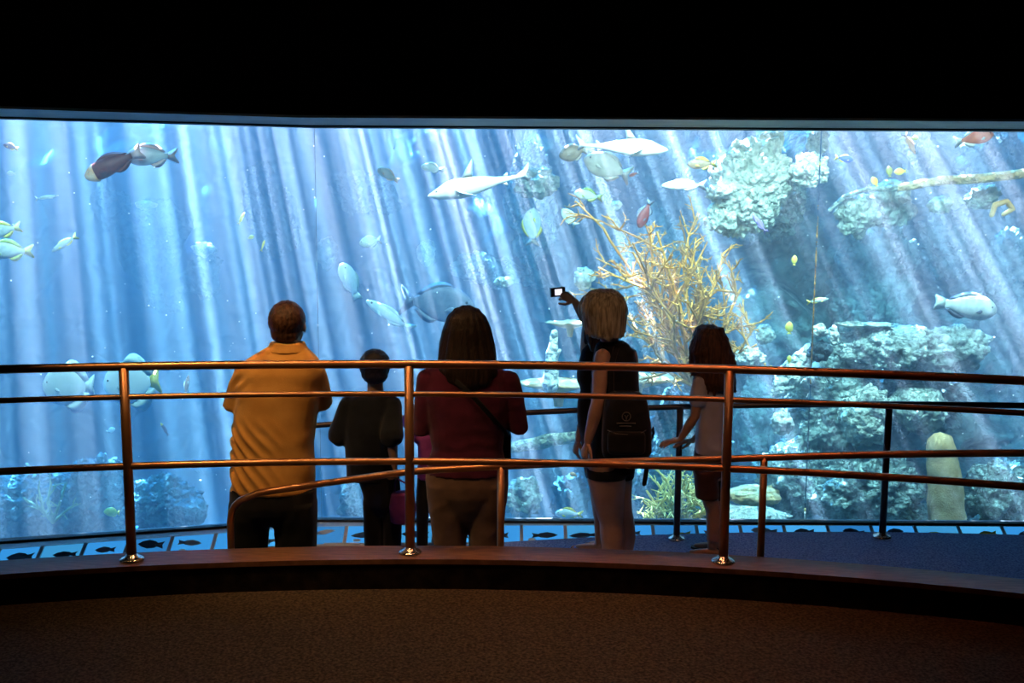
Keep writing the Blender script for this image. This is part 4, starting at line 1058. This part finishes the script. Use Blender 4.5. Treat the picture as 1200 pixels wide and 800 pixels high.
# --- woman in maroon
p = Person('woman with dark shoulder-length hair in a maroon long-sleeved top and khaki trousers', 5.5, 548, S_fair)
d = 5.5; pf = p.pf
p.head(p.pt(547, 395, .02), .235, 8, 4, neck=p.pt(548, 428, .01), neck_r=.056)
rs = [(424, 525, 574, .065), (431, 504, 588, .085), (442, 497, 598, .105), (458, 495, 600, .12), (480, 498, 598, .128), (505, 503, 593, .125), (525, 505, 590, .128), (540, 501, 594, .14), (554, 498, 597, .145)]
rows(p.g, d, [(r[0], r[1] + 4, r[2] - 4, r[3] - .018) for r in rs])
sl, el, wl = p.pt(501, 444), p.pt(495, 502, .02), p.pt(520, 492, .27)
sr, er, wr_ = p.pt(596, 447), p.pt(608, 500, .0), p.pt(584, 486, .26)
p.arm(sl, el, wl, 1.0); p.arm(sr, er, wr_, 1.0)
p.hand(wl, (.4, .75, .5), (.8, -.3, 0), .95, 24, 1); p.hand(wr_, (-.4, .75, .5), (-.8, -.3, 0), .95, 24, -1)
tr = [(548, 498, 597, .135), (565, 497, 597, .145), (578, 500, 595, .14), (592, 512, 584, .12), (606, 528, 570, .09), (616, 540, 556, .05)]
legL = [(565, 498, 552, .13), (585, 500, 551, .12), (605, 503, 549, .105), (645, 509, 546, .085), (pf(.3), 513, 545, .075), (pf(.04), 513, 546, .075)]
legR = [(565, 544, 597, .13), (585, 546, 595, .12), (605, 548, 592, .105), (645, 551, 588, .085), (pf(.3), 553, 585, .075), (pf(.04), 552, 586, .075)]
for L in (tr, legL, legR): rows(p.g, d, [(r[0], r[1] + 5, r[2] - 5, r[3] - .02) for r in L])
for px in (529, 569): p.foot(P(px, 600, d).x, d + .02, 0, .95)
p.finish()
g = G(); rows(g, d, rs)
g.tube([sl, sl.lerp(el, .5), el, el.lerp(wl, .5), el.lerp(wl, .92)], [.064, .062, .058, .050, .044], 14); g.tube([sr, sr.lerp(er, .5), er, er.lerp(wr_, .5), er.lerp(wr_, .92)], [.066, .064, .060, .050, .044], 14)
p.wear('long_sleeved_top', cloth('maroon', (0.050, 0.0045, 0.022), (0.085, 0.009, 0.036)), g, .010, 3, wrinkle(8, .006, (8, 8, 12)))
g = G(); rows(g, d, tr); rows(g, d, legL); rows(g, d, legR); p.wear('trousers', cloth('khaki', (0.095, 0.055, 0.045), (0.14, 0.085, 0.066)), g, .010, 3, wrinkle(9, .006, (9, 9, 10)))
for px in (529, 569): p.shoe('shoe', P(px, 600, d).x, d + .02, 0, M_shoe, 1.0, M_sole)
g = G(); rows(g, d, [(358, 541, 552, .03, .02), (363, 531, 562, .075, .02), (372, 524, 569, .10, .015), (386, 518, 575, .115, .01), (402, 514, 579, .115, -.0), (420, 512, 582, .105, -.025), (436, 515, 583, .085, -.05), (448, 524, 577, .065, -.07), (456, 536, 563, .04, -.085)], 28, 2.1)
p.wear('hair', hairmat('darkbrown', (0.010, 0.006, 0.005), (0.028, 0.015, 0.011)), g, .009, 4, grooves(p.pt(547, 400), .010, 7, 1.5))
# shoulder bag
bag0 = p.pt(591, 508, .09)
t = empty('shoulder_bag', bag0, 'slim black shoulder bag with its strap across the back of the maroon top', 'bag')
pa = [p.pt(512, 438, .10), p.pt(522, 436, -.02), p.pt(535, 447, -.125), p.pt(556, 466, -.142), p.pt(576, 488, -.132), p.pt(590, 504, -.06), p.pt(594, 512, .05)]
G().tube(pa, .018, 8, flat=.22, up=(0, -1, .3)).obj('strap', M_blackc, t)
g = G(); c = p.pt(592, 522, .14); g.loft([[c + Vector((math.copysign(abs(math.cos(a)) ** .6, math.cos(a)) * .035 * s, math.copysign(abs(math.sin(a)) ** .6, math.sin(a)) * .11 * s, z)) for a in [2 * math.pi * i / 20 for i in range(20)]] for z, s in ((-.10, .9), (-.09, 1), (.06, 1), (.075, .92))]); g.obj('pouch', M_blackc, t)

# --- small child at the far rail
p = Person('small child in a purple jacket between boy and maroon woman, holding the far rail', 6.12, 508, S_child)
d = 6.12; pf = p.pf
p.head(p.pt(506, 480, .0), .185, 20, 5, neck=p.pt(507, 503), neck_r=.042)
rs = [(505, 496, 518, .05), (511, 490, 524, .065), (530, 489, 525, .075), (560, 488, 526, .085)]
rows(p.g, d, [(r[0], r[1] + 4, r[2] - 4, r[3] - .014) for r in rs])
wl = Vector((P(473, 484, 6.44).x, 6.40, bz(P(473, 484, 6.44).x) + .03))
sl, el = p.pt(492, 513), p.pt(485, 506, .13)
sr, er, wr_ = p.pt(522, 513), p.pt(527, 540, .02), p.pt(522, 555, .12)
p.arm(sl, el, wl, .66); p.arm(sr, er, wr_, .66)
p.hand(wl, (-.75, .6, .0), (0, 0, -1), .70, 26, 1); p.hand(wr_, (-.2, .6, -.6), (-.8, 0, 0), .70, 24, -1)
legL = [(555, 489, 508, .07), (590, 487, 503, .06), (620, 488, 502, .055), (pf(.05), 488, 501, .05)]
legR = [(555, 506, 526, .07), (590, 509, 525, .06), (620, 510, 524, .055), (pf(.05), 511, 524, .05)]
for L in (legL, legR): rows(p.g, d, [(r[0], r[1] + 3, r[2] - 3, r[3] - .014) for r in L])
for px in (495, 517): p.foot(P(px, 600, d).x, d + .02, 0, .65)
p.finish(.008)
g = G(); rows(g, d, rs); g.tube([sl, sl.lerp(el, .5), el, el.lerp(wl, .8)], [.046, .045, .042, .034], 12); g.tube([sr, sr.lerp(er, .5), er, er.lerp(wr_, .8)], [.046, .045, .042, .034], 12)
p.wear('jacket', M_purple, g, .009, 3, wrinkle(10, .005))
g = G(); rows(g, d, legL); rows(g, d, legR); p.wear('trousers', M_blackc, g, .009, 3)
for px in (495, 517): p.shoe('shoe', P(px, 600, d).x, d + .02, 0, mat('grey_shoe', (0.25, 0.25, 0.27), 0.6), .70, M_sole)
m, h = p.hm, .185
g = G(); g.ball(p.q(0, -.06, .11), (.375 * h, .44 * h, .43 * h), 20, 14, m); g.ball(p.q(0, -.19, -.15), (.33 * h, .27 * h, .27 * h), 16, 10, m); p.wear('hair', hairmat('dark_child', (0.012, 0.007, 0.005), (0.03, 0.017, 0.012)), g, .008, 3)

# --- woman holding the camera, behind the blonde woman
p = Person('woman in a dark top raising a small camera, mostly hidden behind the blonde woman', 6.22, 700, S_fair)
d = 6.22; pf = p.pf
p.head(p.pt(700, 374, .0), .225, 42, 8, neck=p.pt(703, 402), neck_r=.052)
rs = [(402, 690, 716, .05), (409, 682, 726, .08), (420, 679, 730, .10), (438, 675.5, 730, .125), (446, 676, 729, .12), (456, 680, 727, .105), (472, 676, 728, .11), (492, 676, 730, .12), (512, 680, 731, .125), (530, 682, 730, .125)]
rows(p.g, d, [(r[0], r[1] + 3, r[2] - 3, r[3] - .016) for r in rs])
sl, el, wl = p.pt(688, 412, .02), p.pt(689, 378, .22), p.pt(673.5, 353, .16)
sr, er, wr_ = p.pt(692, 420, .04), p.pt(688, 478, .07), p.pt(678, 514, .02)
p.arm(sl, el, wl, .92); p.arm(sr, er, wr_, .9)
p.hand(wl, (-.75, .1, .42), (-.25, .9, -.2), .86, 40, 1); p.hand(wr_, (-.25, .1, -1), (.8, .3, 0), .9, 20, 1)
legL = [(540, 684, 712, .10), (570, 690, 712, .09), (605, 695, 710, .07), (pf(.3), 695, 710, .065), (pf(.1), 697, 706, .045), (pf(.05), 697, 706, .045)]
legR = [(540, 704, 730, .10), (570, 706, 728, .09), (605, 709, 726, .07), (pf(.3), 710, 726, .065), (pf(.1), 713, 722, .045), (pf(.05), 713, 722, .045)]
for L in (legL, legR): rows(p.g, d, L)
FT = ((P(701, 600, d).x, 6.20), (P(717, 600, d).x, 6.26))
for x, y in FT: p.foot(x, y, 60, .8)
p.finish(.0085)
g = G(); rows(g, d, rs); p.wear('sleeveless_top', M_blackc, g, .010, 3, wrinkle(12, .004))
g = G(); rows(g, d, [(508, 681, 731, .13), (530, 681, 733, .135), (545, 682, 734, .135)]); rows(g, d, [(540, 682, 711, .12), (560, 686, 712, .115)]); rows(g, d, [(540, 704, 734, .12), (560, 705, 731, .115)]); p.wear('shorts', M_blackc, g, .010, 3)
M_sandal = mat('blue_shoe', (0.03, 0.07, 0.35), 0.5, col2=(0.08, 0.18, 0.6), nscale=30)
for x, y in FT: p.shoe('shoe', x, y, 60, M_sandal, .86, mat('orange_sole', (0.30, 0.10, 0.03), 0.6), low=True)
m, h = p.hm, .225
g = G(); g.ball(p.q(0, -.07, .11), (.36 * h, .42 * h, .43 * h), 20, 14, m)
for e in (-1, 1): g.tube([p.q(e * .30, .10, .20), p.q(e * .36, .06, -.1), p.q(e * .33, .05, -.45), p.q(e * .30, .06, -.68)], [.10 * h, .10 * h, .09 * h, .05 * h], 10)
rows(g, d, [(372, 688, 714, .075, -.04), (395, 687, 716, .06, -.06), (412, 692, 714, .04, -.07)])
p.wear('hair', hairmat('auburn', (0.07, 0.022, 0.010), (0.16, 0.055, 0.026)), g, .009, 3, grooves(p.hc, .007, 8, 2))
# camera in her hand
cc = p.pt(653.5, 342, .19); cs = d / F
cam_o = empty('compact_camera', cc, 'small black compact camera with a lit white screen held up in a raised hand', 'camera')
a = Matrix.Rotation(R(14), 3, 'Z') @ Matrix.Rotation(R(-4), 3, 'Y')
def cbox(lo, hi, name, mm, par):
    g = G().box(lo, hi); g.v = [cc + a @ (v * 1.15) for v in g.v]; return g.obj(name, mm, par, smooth=False)
M_cam = mat('camera_shell', (0.012, 0.012, 0.014), 0.4)
cbox((-.042, -.012, -.026), (.042, .012, .026), 'shell', M_cam, cam_o)
cbox((-.020, -.0145, -.017), (.022, -.0118, .017), 'screen', mat('camera_screen', (0.8, 0.8, 0.85), 0.2, emit=((0.92, 0.9, 1.0), 1.1)), cam_o)
g = G().tube([(-.008, .010, 0), (-.008, .032, 0)], .017, 16, roundcap=False); g.v = [cc + a @ v for v in g.v]; g.obj('lens', M_cam, cam_o)
cbox((.018, -.005, .026), (.030, .005, .030), 'shutter_button', M_flange, cam_o)

# --- blonde woman
p = Person('blonde woman with a short bob in a black sleeveless top, carrying a black bag', 5.88, 717, S_fair)
d = 5.88; pf = p.pf
p.head(p.pt(708, 369, .0), .232, 40, 8, neck=p.pt(715, 403), neck_r=.055)
rs = [(399, 704, 731, .055), (404, 698, 738, .075), (412, 696, 744, .10), (428, 694, 747, .115), (450, 692, 749, .125), (475, 692, 750, .13), (500, 691, 748, .135), (525, 689, 746, .145), (543, 688, 744, .145)]
rows(p.g, d, [(r[0], r[1] + 4, r[2] - 4, r[3] - .018) for r in rs])
sl, el, wl = p.pt(706, 418, -.09), p.pt(701, 470, -.15), p.pt(689, 516, -.13)
sr, er, wr_ = p.pt(738, 416, .05), p.pt(742, 466, .12), p.pt(733, 500, .2)
p.arm(sl, el, wl, 1.02); p.arm(sr, er, wr_, 1.0)
p.hand(wl, (-.28, .05, -1), (.9, .3, 0), .95, 24, 1); p.hand(wr_, (-.3, .3, -.9), (-.8, -.3, 0), .95, 22, -1)
legL = [(540, 687, 734, .125), (560, 687, 733, .12), (580, 692, 732, .11), (598, 697, 731, .092), (612, 702, 730, .08), (628, 703, 732, .082), (645, 705, 730, .07), (pf(.12), 708, 724, .047), (pf(.05), 708, 723, .045)]
legR = [(540, 714, 744, .12), (560, 718, 741.5, .11), (580, 720, 740, .10), (598, 722, 741, .085), (612, 722, 744, .08), (628, 722, 745, .08), (645, 724, 742, .068), (pf(.12), 727, 738, .045), (pf(.05), 727, 738, .045)]
rows(p.g, d, [(530, 688, 745, .13), (550, 687, 743, .13)])
rows(p.g, d - .03, legL); rows(p.g, d + .06, legR)
FT = ((P(715, 600, d).x, d - .03), (P(732, 600, d).x, d + .06))
for x, y in FT: p.foot(x, y, 45, .98)
p.finish()
g = G(); rows(g, d, rs); p.wear('sleeveless_top', M_blackc, g, .010, 3, wrinkle(14, .005))
g = G(); rows(g, d, [(536, 687, 746, .15), (546, 686, 745, .15), (552, 686, 744, .145)]); rows(g, d - .03, [(548, 685.5, 735, .135), (558.5, 686, 734.5, .13)]); rows(g, d + .06, [(548, 712, 744, .125), (558.5, 716, 743, .12)]); p.wear('shorts', M_blackc, g, .010, 3)
for x, y in FT: p.shoe('shoe', x, y, 45, M_shoe, 1.0, M_sole, low=True)
m, h = p.hm, .232
g = G(); rows(g, d, [(338.5, 698, 716, .04, .0), (342, 690, 725, .085, .0), (350, 684.5, 731, .11, .0), (364, 682, 734, .12, -.005), (378, 684, 733, .115, -.015), (388, 688, 731, .10, -.03), (396, 694, 728, .075, -.045)], 28, 2.1)
hr_ = random.Random(5)
for i in range(64):
    t = hr_.uniform(-.1, math.pi + .1) + math.pi; c0 = p.pt(707, 352)
    rx, ry = .135, .12
    top = c0 + Vector((math.cos(t) * rx * .38, math.sin(t) * ry * .38, .048 + hr_.uniform(-.01, .015)))
    mid = c0 + Vector((math.cos(t) * rx, math.sin(t) * ry, -.05 + hr_.uniform(-.02, .02)))
    low = c0 + Vector((math.cos(t + hr_.uniform(-.15, .15)) * rx * .88 + .012, math.sin(t) * ry * .92, -.165 - .05 * abs(math.sin(t)) + hr_.uniform(-.02, .025)))
    g.tube([top, (top + mid) / 2 + Vector((math.cos(t), math.sin(t), .3)) * .02, mid, low], [.012, .015, .015, .007], 7)
p.wear('hair', hairmat('blonde', (0.26, 0.20, 0.11), (0.68, 0.58, 0.38)), g, .0075, 2, grooves(p.pt(707, 365), .007, 10, 2))
# her bag
bo = p.pt(734, 500, -.20)
t = empty('backpack', bo, 'black backpack with a faint grey emblem slung at the hip of the blonde woman', 'bag')
g = G(); rows(g, d - .20, [(459, 716, 750, .05, .03), (464, 709, 757, .075, .02), (480, 706, 761, .09), (505, 704.5, 764, .095), (528, 704, 764, .09), (536, 707, 761, .07)], 28, 3.0); g.blend(.010, 4, wrinkle(15, .004)); g.obj('pack', M_blackc, t)
g = G(); rows(g, d - .285, [(505, 713, 755, .03), (509, 711, 757, .038), (528, 711, 757, .038), (532, 714, 754, .03)], 24, 3.0); g.blend(.009, 3); g.obj('front_pocket', M_blackc, t)
pt2 = lambda px, py, y: P(px, py, d + y)
G().tube([pt2(712, 504, -.295), pt2(722, 508, -.315), (pt2(735, 509, -.318)), pt2(750, 508, -.31), pt2(757, 504, -.29)], .0022, 6).obj('zip', mat('zip_grey', (0.16, 0.15, 0.15), 0.4, 0.6), t)
M_emb = mat('emblem_grey', (0.10, 0.095, 0.10), 0.6)
g = G(); c = pt2(734, 488, -.296); ring = [c + Vector((math.cos(q * math.pi / 8) * .024, 0, math.sin(q * math.pi / 8) * .026)) for q in range(17)]
g.tube(ring, .003, 6); g.tube([c + Vector((-.010, 0, .008)), c + Vector((-.004, -.002, .0)), c + Vector((0, 0, -.02))], .0025, 6); g.tube([c + Vector((.010, 0, .008)), c + Vector((.004, -.002, 0)), c + Vector((0, 0, -.02))], .0025, 6)
g.box(c + Vector((-.055, -.002, -.043)), c + Vector((.055, .004, -.036))); g.box(c + Vector((-.040, -.002, -.060)), c + Vector((.030, .004, -.054)))
g.obj('emblem', M_emb, t)
G().tube([pt2(716, 462, -.16), pt2(716, 430, -.17), pt2(722, 408, -.09), pt2(728, 402, .02)], .018, 8, flat=.25, up=(0, -1, 0)).obj('shoulder_strap', M_blackc, t)
G().tube([pt2(763, 505, -.2), pt2(765, 500, -.2), pt2(766, 508, -.2), pt2(762, 516, -.2)], .008, 8).obj('buckle', M_cam, t)
G().tube([pt2(758, 534, -.2), pt2(757.5, 552, -.2), pt2(755, 567, -.2)], .014, 8, flat=.25, up=(0, -1, 0)).obj('strap_end', M_blackc, t)

# --- girl
p = Person('girl with long wavy auburn hair in a pale t-shirt and maroon shorts', 6.0, 836, S_child)
d = 6.0; pf = p.pf
p.head(p.pt(829, 410, .0), .205, 52, 3, neck=p.pt(832, 436), neck_r=.045)
rs = [(435, 822, 843, .045), (441, 816, 849, .065), (452, 814, 852, .08), (470, 815, 852, .085), (490, 816, 850, .088), (510, 815, 849, .092), (531, 814, 850, .10)]
rows(p.g, d, [(r[0], r[1] + 3, r[2] - 3, r[3] - .016) for r in rs])
sl, el, wl = p.pt(821, 446, -.06), p.pt(814, 488, -.07), p.pt(797, 515, -.05)
sr, er, wr_ = p.pt(846, 446, .05), p.pt(840, 490, .12), p.pt(812, 516, .18)
p.arm(sl, el, wl, .74); p.arm(sr, er, wr_, .74)
p.hand(wl, (-1, .1, -.22), (0, .2, -1), .82, 10, -1); p.hand(wr_, (-1, .1, -.15), (0, .2, -1), .82, 12, 1)
legA = [(560, 814, 838, .075), (585, 822, 842, .065), (600, 827, 845, .055), (620, 828, 846, .052), (632, 828, 844, .046), (pf(.09), 829, 840, .034), (pf(.05), 829, 840, .034)]
legB = [(560, 830, 850, .075), (585, 833, 849, .062), (600, 836, 850, .055), (620, 836, 850, .052), (632, 837, 849, .046), (pf(.09), 838, 847, .034), (pf(.05), 838, 847, .034)]
rows(p.g, d, [(525, 815, 850, .085), (560, 813, 850, .09)]); rows(p.g, d - .03, legA); rows(p.g, d + .08, legB)
FT = ((P(835, 600, d).x, d - .03), (P(842, 600, d + .08).x, d + .10))
for x, y in FT: p.foot(x, y, 72, .72)
p.finish(.008)
g = G(); rows(g, d, rs); g.tube([sl, sl.lerp(el, .35), sl.lerp(el, .55)], [.050, .052, .054], 12); g.tube([sr, sr.lerp(er, .35), sr.lerp(er, .55)], [.050, .052, .054], 12)
p.wear('t_shirt', cloth('lilac_white', (0.52, 0.49, 0.54), (0.62, 0.59, 0.63)), g, .010, 3, wrinkle(17, .006, (8, 8, 14)))
g = G(); rows(g, d, [(524, 814, 850, .09), (545, 812.5, 850.5, .10), (556, 813, 851, .10)]); rows(g, d - .03, [(550, 812, 841, .09), (583, 815, 842, .085)]); rows(g, d + .07, [(550, 828, 851, .09), (583, 828, 851, .085)])
p.wear('shorts', cloth('brown_red', (0.055, 0.02, 0.016), (0.09, 0.035, 0.027)), g, .010, 3, wrinkle(18, .004))
for x, y in FT:
    p.shoe('sandal', x, y, 72, mat('brown_sandal', (0.05, 0.03, 0.02), 0.6), .74, M_shoe, low=True)
g = G(); rows(g, d, [(380, 822, 836, .03, .0), (384, 815.5, 843, .07, .0), (392, 812.5, 849, .095, .0), (405, 811.5, 853, .10, -.01), (420, 811.5, 856, .10, -.02), (436, 812, 860, .09, -.03), (448, 815, 862, .075, -.05), (457, 826, 863, .05, -.06)], 28, 2.1)
hr_ = random.Random(8)
for i in range(70):
    t = hr_.uniform(math.pi * .95, math.pi * 2.12); c0 = p.pt(832, 398)
    rx, ry = .112, .10; pts = []; ph = hr_.uniform(0, 6); ln = hr_.uniform(.30, .42) if math.cos(t) > -.2 else hr_.uniform(.22, .30)
    for k in range(7):
        u = k / 6; wv = .012 * math.sin(ph + u * 13)
        pts.append(c0 + Vector((math.cos(t) * (rx * min(1, .55 + u) + .05 * u * max(0, math.cos(t)) + wv), math.sin(t) * (ry * min(1, .55 + u) + wv), .07 - u * ln)))
    g.tube(pts, [.010, .013, .013, .013, .012, .010, .005], 7)
p.wear('hair', hairmat('chestnut', (0.045, 0.016, 0.007), (0.15, 0.06, 0.025)), g, .0075, 2, grooves(p.pt(832, 410), .006, 9, 6))
